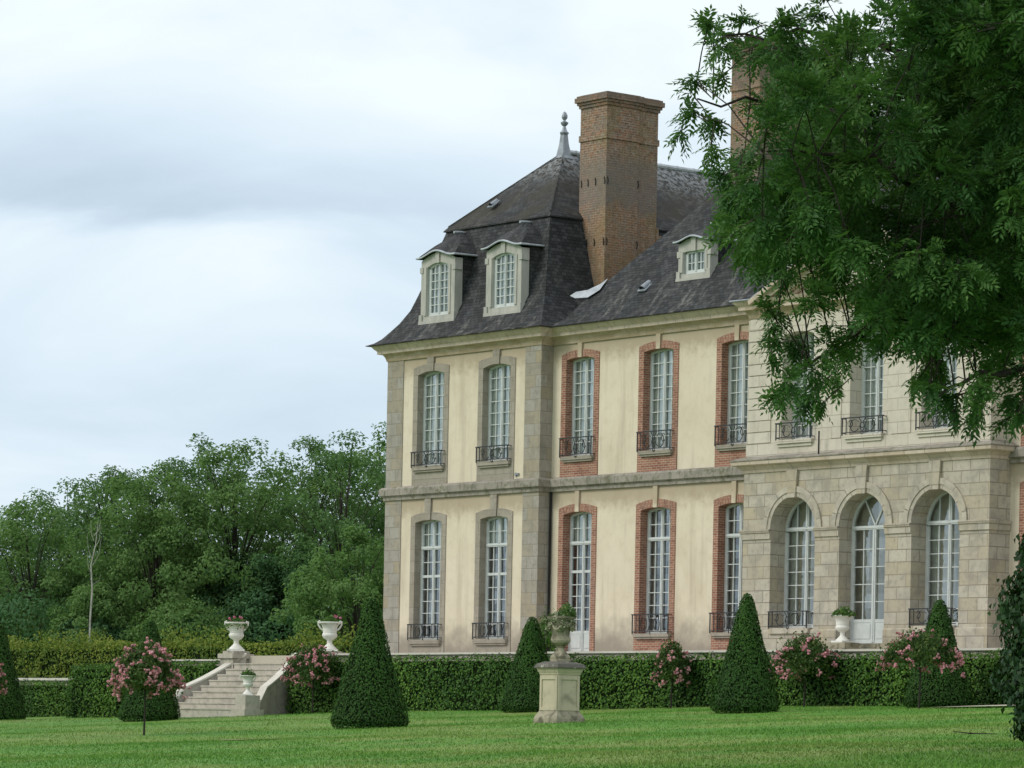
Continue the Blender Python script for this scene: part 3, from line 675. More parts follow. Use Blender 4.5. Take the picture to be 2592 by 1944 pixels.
def block_upper(wr):
    f = joinery('window', .71, 6.53, UA_A, .50, lin(6.63, 9.86, 8), parent=CH)
    mb = MB(); mb.box(-.82, .82, -.16, .05, 6.43, 6.545); mb.box(-.76, .76, -.10, .05, 6.33, 6.428); mb.build('sill', M['ashlar_pale'], f)
    railing(f, wr, 6.56, 7.08); pane_part(f, .71, 6.53, UA_A, .535); curtain_part(f, .71, 6.53, UA_A, .61); return f
a = place(block_upper(1.56), UW[0], y); place_copy(a, UW[2], y); place(block_upper(1.74), UW[1], y)
def block_arch():
    f = joinery('window', 1.0, .70, AR_, .64, [4.22] + lin(.82, 3.70, 7), transoms=(3.80,), parent=CH)
    mb = MB(); mb.box(-.9, .9, -.14, .05, .52, .70); mb.build('sill', M['ashlar'], f); railing(f, 1.72, .70, 1.22)
    pane_part(f, 1.0, .70, AR_, .675); curtain_part(f, 1.0, .7, AR_, .86, gap=.62); return f
a = place(block_arch(), AC[0], -.35); place_copy(a, AC[2], -.35)
f = place(joinery('door', 1.0, .18, AR_, .55, lin(.95, 3.62, 5), transoms=(3.74,), panel=.90, fan=True, parent=CH, mull=.075), AC[1], -.35)
pane_part(f, 1.0, .2, AR_, .585); curtain_part(f, 1.0, .2, AR_, 1.0, gap=.55, ztop=3.7)
mb = MB(); mb.box(22.9, 26.9, -1.05, -.30, -.2, .17); mb.box(22.6, 27.2, -1.45, -1.05, -.2, .0); mb.build('door_step', M['old_stone'], CH)
# pediment
mb = MB(); mb.poly([(20.0, -.25, 10.9), (29.4, -.25, 10.9), (24.7, -.25, 13.0)]); mb.build('tympanum', M['ashlar_pale'], CH)
for s in (-1, 1):
    mb = MB(); a, b = Vector((24.7 + s * 4.70, 0, 10.915)), Vector((24.7, 0, 13.17)); d = b - a; nrm = Vector((-d.z, 0, d.x)).normalized()
    if nrm.z < 0: nrm = -nrm
    for (o, z0, z1) in ((.64, -.14, 0), (.50, -.30, -.14), (.30, -.46, -.30), (.12, -.56, -.46)):
        mb.obox((a + b) / 2 + nrm * (z0 + z1) / 2 + Vector((0, -.28 - o / 2 + .05, 0)), d / 2, Vector((0, o / 2 + .05, 0)), nrm * (z1 - z0) / 2)
    mb.build('pediment_cornice', M['cornice'], CH)

# ---- roofs
E0 = .58; ZE = 10.985
PROF = [(0, ZE + .02), (.22, 11.10), (.41, 11.25), (.63, 11.52), (.85, 11.80), (1.13, 12.28), (1.30, 12.76), (1.42, 13.12), (1.60, 13.74), (1.80, 14.42), (2.05, 15.22)]
TOPP = [(1.93, 15.12), (2.05, 15.26), (3.4, 16.52), (4.935, 17.95)]
def pav_ring(t): return (-E0 + t, 8.71 + E0 - t, -E0 + t)
def roof_strips(mb, prof, YB):
    v = 0
    for (t0, z0), (t1, z1) in zip(prof, prof[1:]):
        l = math.hypot(t1 - t0, z1 - z0); a0, b0, c0 = pav_ring(t0); a1, b1, c1 = pav_ring(t1)
        mb.poly([(a0, c0, z0), (b0, c0, z0), (b1, c1, z1), (a1, c1, z1)], 0, uv=[(a0, v), (b0, v), (b1, v + l), (a1, v + l)])
        mb.poly([(b0, c0, z0), (b0, YB, z0), (b1, YB, z1), (b1, c1, z1)], 0, uv=[(c0 + .1, v), (YB, v), (YB, v + l), (c1 + .1, v + l)])
        mb.poly([(a0, YB, z0), (a0, c0, z0), (a1, c1, z1), (a1, YB, z1)], 0, uv=[(-YB, v), (-c0, v), (-c1, v + l), (-YB, v + l)])
        v += l
mb = MB(); roof_strips(mb, PROF, 14.2); roof_strips(mb, TOPP, 14.2)
mb.sweep([(0, 14.2), (0, 0), (8.71, 0), (8.71, 1.2)], [(.42, ZE), (E0, ZE), (E0, ZE + .03), (.5, ZE + .05)])
mb.sweep([(2.05 - E0, 14.2), (2.05 - E0, 2.05 - E0), (8.71 + E0 - 2.05, 2.05 - E0), (8.71 + E0 - 2.05, 14.2)], [(-.02, 15.08), (.12, 15.08), (.12, 15.125), (.0, 15.2)])
P = [(pav_ring(t)[0], 14.2, z) for t, z in PROF] ; Q = [(pav_ring(t)[1], 14.2, z) for t, z in PROF]; mb.poly(Q[:] + P[::-1])
P = [(pav_ring(t)[0], 14.2, z) for t, z in TOPP[1:]]; Q = [(pav_ring(t)[1], 14.2, z) for t, z in TOPP[1:-1]]; mb.poly(Q + P[::-1])
prf = mb.build('pavilion_roof', M['slate'], CH)
mb = MB(); mb.tube([(4.355, 4.3, 17.98), (4.355, 14.2, 17.98)], .09, 8)
for i in range(12): mb.tube([(4.355, 4.9 + i * .8, 17.98), (4.355, 4.96 + i * .8, 17.98)], .105, 8)
mb.build('ridge_lead', M['lead'], prf)
mb = MB()                                                               # hip rolls
for s in (-1, 1):
    mb.tube([(4.355 + s * (4.935 - t), -E0 + t, z + .0) for t, z in TOPP[1:]], .035, 6)
mb.build('hip_roll', M['slate'], prf)
mb = MB(); c = Vector((4.355, 4.37, 0)); sq = [(.34, 17.62), (.215, 17.82), (.135, 18.25), (.10, 18.62)]
for (r0, z0), (r1, z1) in zip(sq, sq[1:]):
    for k in range(4):
        a, b = math.pi / 4 + k * math.pi / 2, math.pi / 4 + (k + 1) * math.pi / 2; g = lambda r, t, z: (c.x + 1.414 * r * math.cos(t) * .9, c.y + 1.414 * r * math.sin(t) * .9, z)
        mb.poly([g(r0, a, z0), g(r0, b, z0), g(r1, b, z1), g(r1, a, z1)])
mb.lathe([(.15, 18.60), (.16, 18.65), (.12, 18.68), (.08, 18.76), (.06, 18.84), (.05, 18.88), (.09, 18.91), (.13, 18.97), (.14, 19.01), (.09, 19.04), (.045, 19.07), (.045, 19.10), (.085, 19.14), (.105, 19.20), (.10, 19.27), (.06, 19.36), (0, 19.41)], 14, c, 0, True, 7, .06)
mb.build('finial', M['lead_dark'], prf)
# main wing roof: hipped at the pavilion end
K = 1.17; YR = 5.75; ZR = ZE + .02 + K * (YR + .08)
mb = MB()
def mz(Y): return ZE + .02 + K * (Y + .08)
ft = [(-.08, ZE + .02), (.25, ZE + .02 + .33 * .85), (.7, mz(.7) - .05), (1.5, mz(1.5)), (YR, ZR)]
v = 0
for (y0, z0), (y1, z1) in zip(ft, ft[1:]):
    l = math.hypot(y1 - y0, z1 - z0); h0, h1 = 9.29 + (y0 + .08), 9.29 + (y1 + .08)
    mb.poly([(h0, y0, z0), (42.5 - (y0 + .08), y0, z0), (42.5 - (y1 + .08), y1, z1), (h1, y1, z1)], 0, uv=[(h0, v), (42.5 - y0, v), (42.5 - y1, v + l), (h1, v + l)])
    yb0, yb1 = 2 * YR - y0, 2 * YR - y1
    mb.poly([(h0, yb0, z0), (h0, y0, z0), (h1, y1, z1), (h1, yb1, z1)]); mb.poly([(42.5 - (y0 + .08), y0, z0), (42.5 - (y0 + .08), yb0, z0), (42.5 - (y1 + .08), yb1, z1), (42.5 - (y1 + .08), y1, z1)])
    mb.poly([(42.5 - (y0 + .08), yb0, z0), (h0, yb0, z0), (h1, yb1, z1), (42.5 - (y1 + .08), yb1, z1)]); v += l
mb.sweep([(8.72, .5), (19.0, .5)], [(.42, ZE), (E0, ZE), (E0, ZE + .03), (.5, ZE + .05)]); mb.sweep([(30.4, .5), (42, .5)], [(.42, ZE), (E0, ZE), (E0, ZE + .03), (.5, ZE + .05)])
mrf = mb.build('wing_roof', M['slate'], CH)
mb = MB(); mb.tube([(9.29 + YR + .08, YR, ZR + .03), (42.5 - YR, YR, ZR + .03)], .09, 8); mb.build('ridge_lead', M['lead'], mrf)
def on_slope(px, py):
    k = ray(px, py); t = (ZE + .02 + K * (CAM.y + .08) - CAM.z) / (k.z - K * k.y); return CAM + k * t + Vector((0, -.04, .04))
mb = MB(); mb.poly([on_slope(*p) for p in ((1445, 752), (1458, 758), (1490, 756), (1520, 737), (1541, 708), (1522, 722), (1490, 737), (1460, 742))])
mb.build('lead_flashing', M['lead'], mrf)
# pediment roof behind the gable
mb = MB(); zt = 13.22
for s in (-1, 1):
    a = (24.7 + s * 4.72, -.80, zt - .48 * 4.72); b = (24.7 + s * 4.72, 3.2, zt - .48 * 4.72); q = [(24.7, -.80, zt), a, b, (24.7, 3.2, zt)]
    mb.poly(q if s < 0 else q[::-1])
mb.build('pediment_roof', M['slate'], CH)
for s in (-1, 1):
    mb = MB(); mb.tube([(24.7 + s * 5.75, -.72, 11.0), (24.7 + s * 4.72, -.80, zt - .48 * 4.72 + .02), (24.7, -.80, zt + .02)], .03, 5); mb.build('lead_edging', M['lead_dark'], CH)
# roof vents
def vent(p, nrm_up, r=.13, ln=.34):
    mb = MB(); n = 8
    for i in range(n):
        a, b = math.pi * i / n, math.pi * (i + 1) / n
        A = lambda t, yy, k: (r * k * math.cos(t), yy, r * k * math.sin(t))
        mb.poly([A(a, 0, 1), A(b, 0, 1), A(b, ln, .7), A(a, ln, .7)][::-1], 0, smooth=True)
    mb.poly([(r * math.cos(math.pi * i / n), .03, r * math.sin(math.pi * i / n)) for i in range(n + 1)], 1); mb.box(-r * 1.5, r * 1.5, -.08, ln, -.03, .005)
    o = mb.build('roof_vent', [M['lead_dark'], M['pipe']], CH); o.location = p; o.rotation_euler = (nrm_up, 0, 0); return o
vent((13.0, .75, mz(.75) + .04), R_(40), .14, .42)
vent((3.3, 1.95, 15.9), R_(38), .11, .36)
vent((31.2, 1.2, mz(1.2) + .03), R_(40))

# ---- dormers
def dormer(cx, Y, hw, z0, zsh, zap, wi, zb, zshi, zapi, zE, rise, ov, zR, yr, yb, rows):
    ain, aout = seg_arc(wi, zshi, zapi), seg_arc(hw, zsh, zap)
    mb = MB()
    for s in (-1, 1):
        q = [(s * hw, 0, z0), (s * wi, 0, z0), (s * wi, 0, zshi), (s * hw, 0, zsh)]; mb.poly(q if s < 0 else q[::-1])
        q = [(s * hw, .34, z0), (s * hw, 0, z0), (s * hw, 0, zsh), (s * hw, .34, zsh)]; mb.poly(q if s < 0 else q[::-1])
        x0, x1 = sorted((s * (wi + .13), s * (wi + .02))); mb.box(x0, x1, -.035, .0, z0 + .22, zshi + .02)
        x0, x1 = sorted((s * (hw + .05), s * (hw - .12))); mb.box(x0, x1, -.05, .30, z0 - .1, z0 + .26); mb.box(x0, x1, -.03, .30, zsh - .42, zsh - .22)
    for i in range(NA):
        (a0, c0), (a1, c1), (b0, d0), (b1, d1) = ain[i], ain[i + 1], aout[i], aout[i + 1]; mb.poly([(a0, 0, c0), (a1, 0, c1), (b1, 0, d1), (b0, 0, d0)])
    mb.poly([(-wi, 0, z0), (wi, 0, z0), (wi, 0, zb), (-wi, 0, zb)]); reveals(mb, wi, zb, ain, 0, .23)
    mb.box(-.11, .11, -.06, .02, zapi - .02, zap + .02); mb.box(-hw - .06, hw + .06, -.06, .05, z0 - .12, z0 + .03)
    d = mb.build('dormer', M['dormer_stone'], CH); d.location = (cx, Y, 0)
    for s in (-1, 1):
        mb = MB(); x = s * (hw - .05); q = [(x, .3, z0 - .3), (x, yb, z0 - .3), (x, yb, zE), (x, .3, zE)]; mb.poly(q if s > 0 else q[::-1]); mb.build('cheek', M['slate'], d)
    W = hw + ov; n = 20; fc = []
    for i in range(n + 1):
        x = -W + 2 * W * i / n; u = min(1, abs(x) / W); fc.append((x, -.14, zE + rise * (0.5 + 0.5 * math.cos(math.pi * min(1, u * 1.12)))))
    mb = MB(); top = (0, yr, zR); v0 = 0
    for a, b in zip(fc, fc[1:]):
        ma = (a[0] * .67, -.14 + (yr + .14) * .5, a[2] + (zR - a[2]) * .50); m_b = (b[0] * .67, -.14 + (yr + .14) * .5, b[2] + (zR - b[2]) * .50)
        mb.poly([a, b, m_b, ma], smooth=True); mb.poly([ma, m_b, top], smooth=True)
    for s in (-1, 1):
        e = fc[-1] if s > 0 else fc[0]; e2 = (e[0], yb, e[2]); mid0 = (e[0] * .67, -.14 + (yr + .14) * .5, e[2] + (zR - e[2]) * .50); mid1 = (e[0] * .67, yb, e[2] + (zR - e[2]) * .50)
        q = [e, e2, mid1, mid0]; mb.poly(q if s > 0 else q[::-1]); q = [mid0, mid1, (0, yb + .3, zR), top]; mb.poly(q if s > 0 else q[::-1])
        q = [(s * hw, -.14, zE - .01), (e[0], -.14, zE - .01), (e[0], yb, zE - .01), (s * hw, yb, zE - .01)]; mb.poly(q)
    rf = mb.build('dormer_roof', M['slate'], d)
    mb = MB(); mb.tube([(-W, yb - .1, zE + .03)] + [(p[0], p[1] - .01, p[2]) for p in fc] + [(W, yb - .15, zE + .02), (W + .02, yb - .08, zE + .10)], .035, 6)
    for s in (): mb.tube([(s * W, -.14, zE), (s * W, yb - .15, zE + .02), (s * (W + .02), yb - .08, zE + .10)], .04, 6)
    mb.build('lead_trim', M['lead'], d); mb = MB()
    mb.tube([(0, yr - .25, zR - .02), (0, yr, zR + .01), (0, yb + .35, zR + .03)], .045, 6)
    mb.obox((0, yb + .22, zR + .09), (.13, 0, 0), (0, .15, .05), (0, -.015, .035))
    mb.build('ridge_lead', M['lead'], d)
    fr = joinery('window_frame', wi, zb, ain, .11, rows, parent=d, mull=.045); pane_part(d, wi, zb, ain, .145); curtain_part(d, wi, zb, ain, .215)
    return d
d1 = dormer(2.56, .22, .97, 11.74, 13.90, 14.15, .62, 11.93, 13.66, 13.80, 14.0, .20, .12, 14.95, .92, 1.2, lin(12.05, 13.72, 6))
d2 = copy_tree(d1, CH); d2.location = (6.28, .22, 0)
d3 = dormer(15.28, 1.0, .78, 12.22, 13.36, 13.56, .52, 12.38, 13.10, 13.13, 13.44, .15, .11, 14.12, .95, 1.15, lin(12.42, 13.06, 2))
d4 = copy_tree(d3, CH); d4.location = (19.1, 1.0, 0)
d5 = copy_tree(d3, CH); d5.location = (30.4, 1.0, 0)

# ---- chimneys
def chimney(X0, X1, Y0, YS, Y1, zb, zt):
    mb = MB(); mb.box(X0, X1, Y0, YS, zb, zt - .1); mb.box(X0, X1 - .12, YS, Y1, zb, zt - .1, skip='f')
    for z0, z1, o in ((zt - 1.62, zt - 1.40, .04),): mb.box(X0 - o, X1 + o, Y0 - o, YS + o, z0, z1); mb.box(X0 - o, X1 - .12 + o, YS + o, Y1 + o, z0, z1, skip='f')
    mb.box(X0, X1 - .12, Y1 - .02, Y1 + .24, zb, zb + 4.2); mb.box(X0, X1 - .12, Y1 - .015, Y1 + .12, zb + 4.2, zb + 4.45)
    c = mb.build('chimney', M['brick_chimney'], CH)
    mb = MB()
    for z0, z1, o in ((zt - .46, zt - .36, .05), (zt - .355, zt - .27, .10), (zt - .265, zt - .10, .16), (zt - .095, zt - .03, .11), (zt - .028, zt, .02)):
        mb.box(X0 - o, X1 + o, Y0 - o, YS + o, z0, z1); mb.box(X0 - o, X1 - .12 + o, YS + o, Y1 + o, z0 - .003, z1 - .004, skip='f')
    mb.build('chimney_cap', M['brick_chimney'], c)
    return c
def iron_ties(c, X0, X1, Y0, Y1, zs):
    for z in zs:
        for x in (X0 + .12, X0 + .48, X0 + .88, X1 - .05):
            mb = MB(); mb.tube([(x, Y0 - .02, z - .13), (x + .02, Y0 - .03, z), (x - .02, Y0 - .02, z + .13)], .016, 4); mb.build('iron_tie', M['pipe'], c)
        for yy in (Y0 + .06, Y1 - 1.0):
            mb = MB(); mb.tube([(X1 + .02, yy, z - .13), (X1 + .03, yy + .03, z), (X1 + .02, yy, z + .13)], .016, 4); mb.build('iron_tie', M['pipe'], c)
c1 = chimney(7.10, 8.52, 2.85, 4.32, 5.28, 10.5, 19.42); iron_ties(c1, 7.10, 8.52, 2.85, 5.28, (16.35, 14.25))
chimney(13.6, 15.0, 4.0, 5.3, 6.25, 12, 20.5)
chimney(34.2, 35.7, 4.0, 5.6, 6.7, 12, 20.75)

# ================================================================== GROUND AND TERRACE
def grid(xs, ys, f, name, material):
    V = [(x, y, f(x, y)) for y in ys for x in xs]; n = len(xs); Fq = [(j * n + i, j * n + i + 1, (j + 1) * n + i + 1, (j + 1) * n + i) for j in range(len(ys) - 1) for i in range(n - 1)]
    return np_mesh(name, V, Fq, material, smooth=True)
xs = [-900, -400, -160] + list(np.arange(-80, 131, 1.25)) + [160, 300, 900]
ys = [-900, -400, -180] + list(np.arange(-110, -4, 1.0)) + [-4.2, 0, 40, 160, 500, 1200]
def gfun(x, y):
    z = gz(x, y)
    if y < -110: z = gz(x, -110) - .2
    return z
tag(grid(xs, ys, gfun, 'lawn', M['lawn']), kind='structure')
# grass blades, thicker near the camera
nb = 240000
d = np.exp(RNG.uniform(math.log(46), math.log(130), nb)); u = RNG.uniform(-.165, .165, nb)
gx = CAM.x + d * VIEW.x + d * u * RIGHT.x; gy = CAM.y + d * VIEW.y + d * u * RIGHT.y
ok = gy < -5.3; gx, gy, d = gx[ok], gy[ok], d[ok]
gzv = np.array([gz(a, b) for a, b in zip(gx, gy)])
patch = np.sin(gx * .9 + 1.3 * np.sin(gy * .5)) * np.sin(gy * 1.1 + np.sin(gx * .6))
h = RNG.uniform(.018, .048, len(gx)) * (1 + .5 * np.clip(patch, 0, 1)); wd = RNG.uniform(.006, .014, len(gx)); an = RNG.uniform(0, math.pi, len(gx)); lx = RNG.normal(0, .03, len(gx)); ly = RNG.normal(0, .03, len(gx))
V = np.empty((len(gx), 3, 3)); V[:, 0] = np.stack([gx - np.cos(an) * wd, gy - np.sin(an) * wd, gzv - .01], 1); V[:, 1] = np.stack([gx + np.cos(an) * wd, gy + np.sin(an) * wd, gzv - .01], 1); V[:, 2] = np.stack([gx + lx, gy + ly, gzv + h], 1)
tag(np_mesh('grass', V.reshape(-1, 3), np.arange(3 * len(gx)).reshape(-1, 3), M['blade'], var=np.repeat(RNG.uniform(0, 1, len(gx)), 3)), kind='stuff')

YE = -4.5
def wallbox(name, x0, x1, y0, y1, z0, z1, m_, **k):
    mb = MB(); mb.box(x0, x1, y0, y1, z0, z1); return tag(mb.build(name, m_), **k)
wallbox('terrace', -2.5, 60, YE + .3, 40, -2.6, -.17, M['gravel'], kind='structure')
wallbox('garden_path', -8.9, -2.52, YE + .3, 40, -3, -.40, M['gravel'], kind='structure')
wallbox('lower_terrace', -90, -8.92, YE + .3, 40, -3, -1.08, M['lawn'], kind='structure')
mb = MB(); mb.box(1.3, 60, YE - .28, YE + .29, -2.6, -.20); o = tag(mb.build('terrace_wall', M['stair_stone']), 'long terrace retaining wall with white stone edge below the house', 'wall')
mb = MB(); mb.box(1.25, 60, YE - .36, YE + .40, -.198, -.135); mb.build('coping', M['coping'], o)
mb = MB(); mb.box(-8.9, -3.3, YE - .1, YE + .29, -3, -.36); o = tag(mb.build('terrace_wall', M['stair_stone']), 'short retaining wall with thin coping behind the stair cheek, hedge in front', 'wall')
mb = MB(); mb.box(-9, -3.3, YE - .18, YE + .40, -.358, -.30); mb.build('coping', M['coping'], o)
mb = MB(); mb.box(-40, -9.6, YE - .1, YE + .29, -3, -1.07); o = tag(mb.build('terrace_wall', M['stair_stone']), 'low white capped retaining wall above the far hedge, beside the hedge block', 'wall')
mb = MB(); mb.box(-40, -9.6, YE - .20, YE + .45, -1.068, -.975); mb.build('coping', M['coping'], o)
# gravel by the far right hedge end
p = atY(2500, 1789, -9.0); mb = MB(); mb.poly([(p.x - 1.2, p.y - .9, gz(p.x - 1.2, p.y - .9) + .05), (p.x + 7, p.y - 1.2, gz(p.x + 7, p.y - 1.2) + .05), (p.x + 7, p.y + .9, gz(p.x + 7, p.y + .9) + .05), (p.x - .9, p.y + .9, gz(p.x - .9, p.y + .9) + .05)]); tag(mb.build('gravel_path', M['gravel']), kind='structure')
p = atG(620, 1873); mb = MB(); mb.poly([(p.x + 1.1 * math.cos(a) * (1 + .2 * math.sin(3 * a)), p.y + .55 * math.sin(a), gz(p.x + 1.1 * math.cos(a), p.y + .55 * math.sin(a)) + .03) for a in np.linspace(0, 2 * math.pi, 18)[:-1]]); tag(mb.build('soil', M['soil']), kind='structure')

# ---- stairs
st = empty('stone_stairs', (-1.2, YE, -2.3), 'pale stone flight of garden steps flaring out between two sloping side walls', 'stairs')
st_o = Vector((-1.2, YE, -2.3)); SX = -.72; n = 9; ztop = -.45; rise = .203; tread = .275
def fl(t): return 1.45 + .95 * t                                          # half width along the flight
mb = MB()
for i in range(n):
    y0 = YE - .05 - i * tread; y1 = y0 - tread; z = ztop - i * rise; w0, w1 = fl(i / n), fl((i + 1) / n)
    x0, x1 = SX - w1, SX + w1; zb = -2.75
    mb.poly([(x0, y1 - .03, z), (x1, y1 - .03, z), (x1, y0 + (.4 if i == 0 else .03), z), (x0, y0 + (.4 if i == 0 else .03), z)]); mb.poly([(x0, y1 - .03, z - .05), (x1, y1 - .03, z - .05), (x1, y1 - .03, z), (x0, y1 - .03, z)])
    zr = z - rise - .02 if i < n - 1 else -2.8; mb.poly([(x0, y1, zr), (x1, y1, zr), (x1, y1, z - .05), (x0, y1, z - .05)]); mb.poly([(x0, y1, z - .05), (x1, y1, z - .05), (x1, y1 - .03, z - .05), (x0, y1 - .03, z - .05)])
o = mb.build('step', M['stair_stone'], st); o.name = 'tread_flight'
o.location = -st_o
for s in (-1, 1):
    mb = MB(); cp = MB(); pr = None
    for i in range(15):
        t = i / 14; yy = YE + .15 - t * (n * tread - .15); xx = SX + s * (fl(t) + .06); zz = ztop + .30 - t * 1.38 - .10 * math.sin(t * math.pi)
        if t > .86: zz -= (t - .86) * 2.2
        cur = (xx, yy, zz)
        if pr:
            for (dx0, dx1, zo0, zo1, M_) in ((0, s * .34, 0, 0, mb),):
                a0, a1 = pr[0], pr[0] + dx1; b0, b1 = cur[0], cur[0] + dx1
                q = [(a1, pr[1], -2.8), (b1, cur[1], -2.8), (b1, cur[1], cur[2]), (a1, pr[1], pr[2])]; mb.poly(q if s < 0 else q[::-1])
                q = [(b0, cur[1], -2.8), (a0, pr[1], -2.8), (a0, pr[1], pr[2]), (b0, cur[1], cur[2])]; mb.poly(q if s < 0 else q[::-1])
                e = s * .04
                P0 = [(a0 - e, pr[1], pr[2]), (a1 + e, pr[1], pr[2])]; P1 = [(b0 - e, cur[1], cur[2]), (b1 + e, cur[1], cur[2])]
                up = lambda p: (p[0], p[1], p[2] + .07)
                for q in ([P0[0], P0[1], P1[1], P1[0]], [up(P0[0]), up(P1[0]), up(P1[1]), up(P0[1])], [P0[0], P1[0], up(P1[0]), up(P0[0])], [P1[1], P0[1], up(P0[1]), up(P1[1])]): cp.poly(q if s > 0 else q[::-1])
        pr = cur
    q = [(pr[0], pr[1], -2.8), (pr[0] + s * .34, pr[1], -2.8), (pr[0] + s * .34, pr[1], pr[2] + .07), (pr[0], pr[1], pr[2] + .07)]; mb.poly(q if s > 0 else q[::-1])
    o = mb.build('side_wall', M['stair_stone'], st); o.location = -st_o
    o2 = cp.build('coping', M['coping'], o)
# ---- urns
def urn_mesh(s=1.0, handles=True):
    mb = MB()
    b = .30; mb.box(-b, b, -b, b, 0, .07)
    prof = [(.265, .07), (.25, .10), (.19, .16), (.11, .24), (.085, .30), (.10, .33), (.085, .36), (.12, .40), (.22, .46), (.265, .53), (.27, .58), (.245, .63), (.235, .66), (.25, .67), (.245, .70), (.25, .80), (.29, .90), (.34, .95), (.395, .98), (.40, 1.02), (.36, 1.03), (.30, .96), (0, .93)]
    mb.lathe(prof, 28)
    if handles:
        for sg in (-1, 1):
            mb.tube([(sg * .25, 0, .74), (sg * .33, 0, .80), (sg * .40, 0, .92), (sg * .41, 0, 1.03), (sg * .36, 0, 1.06), (sg * .33, 0, 1.0)], .035, 6)
    return mb
def urn(name, loc, s, m_, label, group=None, handles=True, rz=0):
    mb = urn_mesh(s, handles); o = mb.build(name, m_); o.location = loc; o.scale = (s, s, s); o.rotation_euler = (0, 0, rz)
    return tag(o, label, 'urn', group)
def plinth(loc, label, w=.43, h1=.18, h2=.12, down=.7):
    mb = MB(); mb.box(-w, w, -w, w, -down, 0); mb.box(-w - .07, w + .07, -w - .07, w + .07, .0, h1); mb.box(-w + .06, w - .06, -w + .06, w - .06, h1, h1 + h2); o = mb.build('urn_plinth', M['stair_stone']); o.location = loc; return tag(o, label, 'plinth')
def tuft(name, loc, r, hgt, nleaf, m_, label, cat, group=None, flowers=0, fm=None, lsize=.07, trail=0):
    n = nleaf; a = RNG.uniform(0, 2 * math.pi, n); q = np.sqrt(RNG.uniform(0, 1, n)) * r; z = RNG.uniform(0, 1, n) ** .8 * hgt * (1.05 - (q / r) ** 2 * .8)
    if trail:
        k = RNG.uniform(0, 1, n) < .35; q = np.where(k, r * RNG.uniform(.95, 1.15, n), q); z = np.where(k, -RNG.uniform(0, trail, n) * (.4 + .6 * np.abs(np.sin(a * 2.5))), z)
    pos = np.stack([q * np.cos(a), q * np.sin(a), z], 1); nr = np.stack([np.cos(a) * .6, np.sin(a) * .6, np.full(n, .7)], 1) + RNG.normal(0, .45, (n, 3))
    V, Fq = cards(pos, nr, RNG.uniform(.7, 1.3, n) * lsize, RNG.uniform(.7, 1.2, n) * lsize * .7, RNG)
    o = np_mesh(name, V, Fq, m_, var=np.repeat(RNG.uniform(0, 1, n), 4)); o.location = loc; tag(o, label, cat, group)
    for i in range(flowers):
        aa = RNG.uniform(0, 2 * math.pi); qq = r * RNG.uniform(.3, 1.15); m2 = 16; base = np.array([qq * math.cos(aa), qq * math.sin(aa), hgt * RNG.uniform(.35, 1.15)])
        nn = unit(RNG.normal(size=(m2, 3))); V, Fq = cards(base + nn * .04, nn, .06, .055, RNG); np_mesh('flower_head', V, Fq, fm, o, var=np.repeat(RNG.uniform(0, 1, m2), 4))
    return o
pl = atY(600, 1655, YE); pr_ = atY(830, 1655, YE)
UL = Vector((-2.72, YE + .05, -.28)); UR = Vector((2.95, YE + .05, -.135))
plinth(UL, 'square stone plinth under the geranium urn at the head of the stairs', .40, .17, .10, .5)
urn('white_urn', UL + Vector((0, 0, .27)), 1.0, M['urn_white'], 'white urn full of pink geraniums on a square plinth at the head of the stairs', 'white garden urns', True, .9)
tuft('geranium_plant', UL + Vector((0, 0, 1.22)), .40, .24, 380, M['urn_leaf'], 'green and pink geraniums in the white urn on the stair plinth', 'flowers', 'flowers in the white urns', 9, M['geranium'], .09, .18)
plinth(UR, 'thin stone plinth under the white urn next to the left corner of the house', .36, .05, .04, .3)
urn('white_urn', UR + Vector((0, 0, .09)), .98, M['urn_white'], 'white urn on the terrace edge nearest the left corner of the house', 'white garden urns', True, .9)
tuft('geranium_plant', UR + Vector((0, 0, 1.02)), .36, .26, 300, M['urn_leaf'], 'sparse greenery with one pink bloom in the urn near the house corner', 'flowers', 'flowers in the white urns', 3, M['geranium'], .08)
# foot of the stairs: two piers with small urns
yb = YE - n * tread - .25
for s, lab, lab2 in ((1, 'stone end pier at the right foot of the stairs carrying a small white urn', 'small white urn at the right foot of the stairs on a stone pier'), (-1, 'stone end pier at the left foot of the stairs, mostly hidden by a yew cone', 'small white urn at the left foot of the stairs, half hidden by a yew cone')):
    xx = SX + s * (fl(1) + .20) + (.22 if s > 0 else 0); mb = MB(); mb.box(-.30, .30, -.30, .30, .40, .88); mb.box(-.40, .40, -.40, .40, 0, .40); o = mb.build('stair_pier', M['stair_stone']); o.location = (xx, yb, -2.50); tag(o, lab, 'pier')
    urn('white_urn', (xx, yb, -1.62), .66, M['urn_white'], lab2, 'white garden urns', True, .9)
    if s > 0: tuft('leafy_plant', (xx, yb, -.97), .26, .26, 220, M['urn_leaf'], 'bright green leaves in the small urn at the right foot of the stairs', 'plant', 'flowers in the white urns', 0, None, .09)
ud = Vector((25.42, -1.75, -.17))
mb = MB(); mb.box(-.42, .42, -.3, .3, 0, .34); o = mb.build('urn_plinth', M['old_stone']); o.location = ud; tag(o, 'low dark stone block beside the central door steps, under a white urn', 'plinth')
urn('white_urn', ud + Vector((0, 0, .34)), .80, M['urn_white'], 'white urn with a fern in front of the tall arched central door', 'white garden urns', False)
tuft('fern_plant', ud + Vector((.05, 0, 1.13)), .36, .30, 260, M['urn_leaf'], 'light green fern in the urn before the central door', 'plant', 'flowers in the white urns', 0, None, .10)
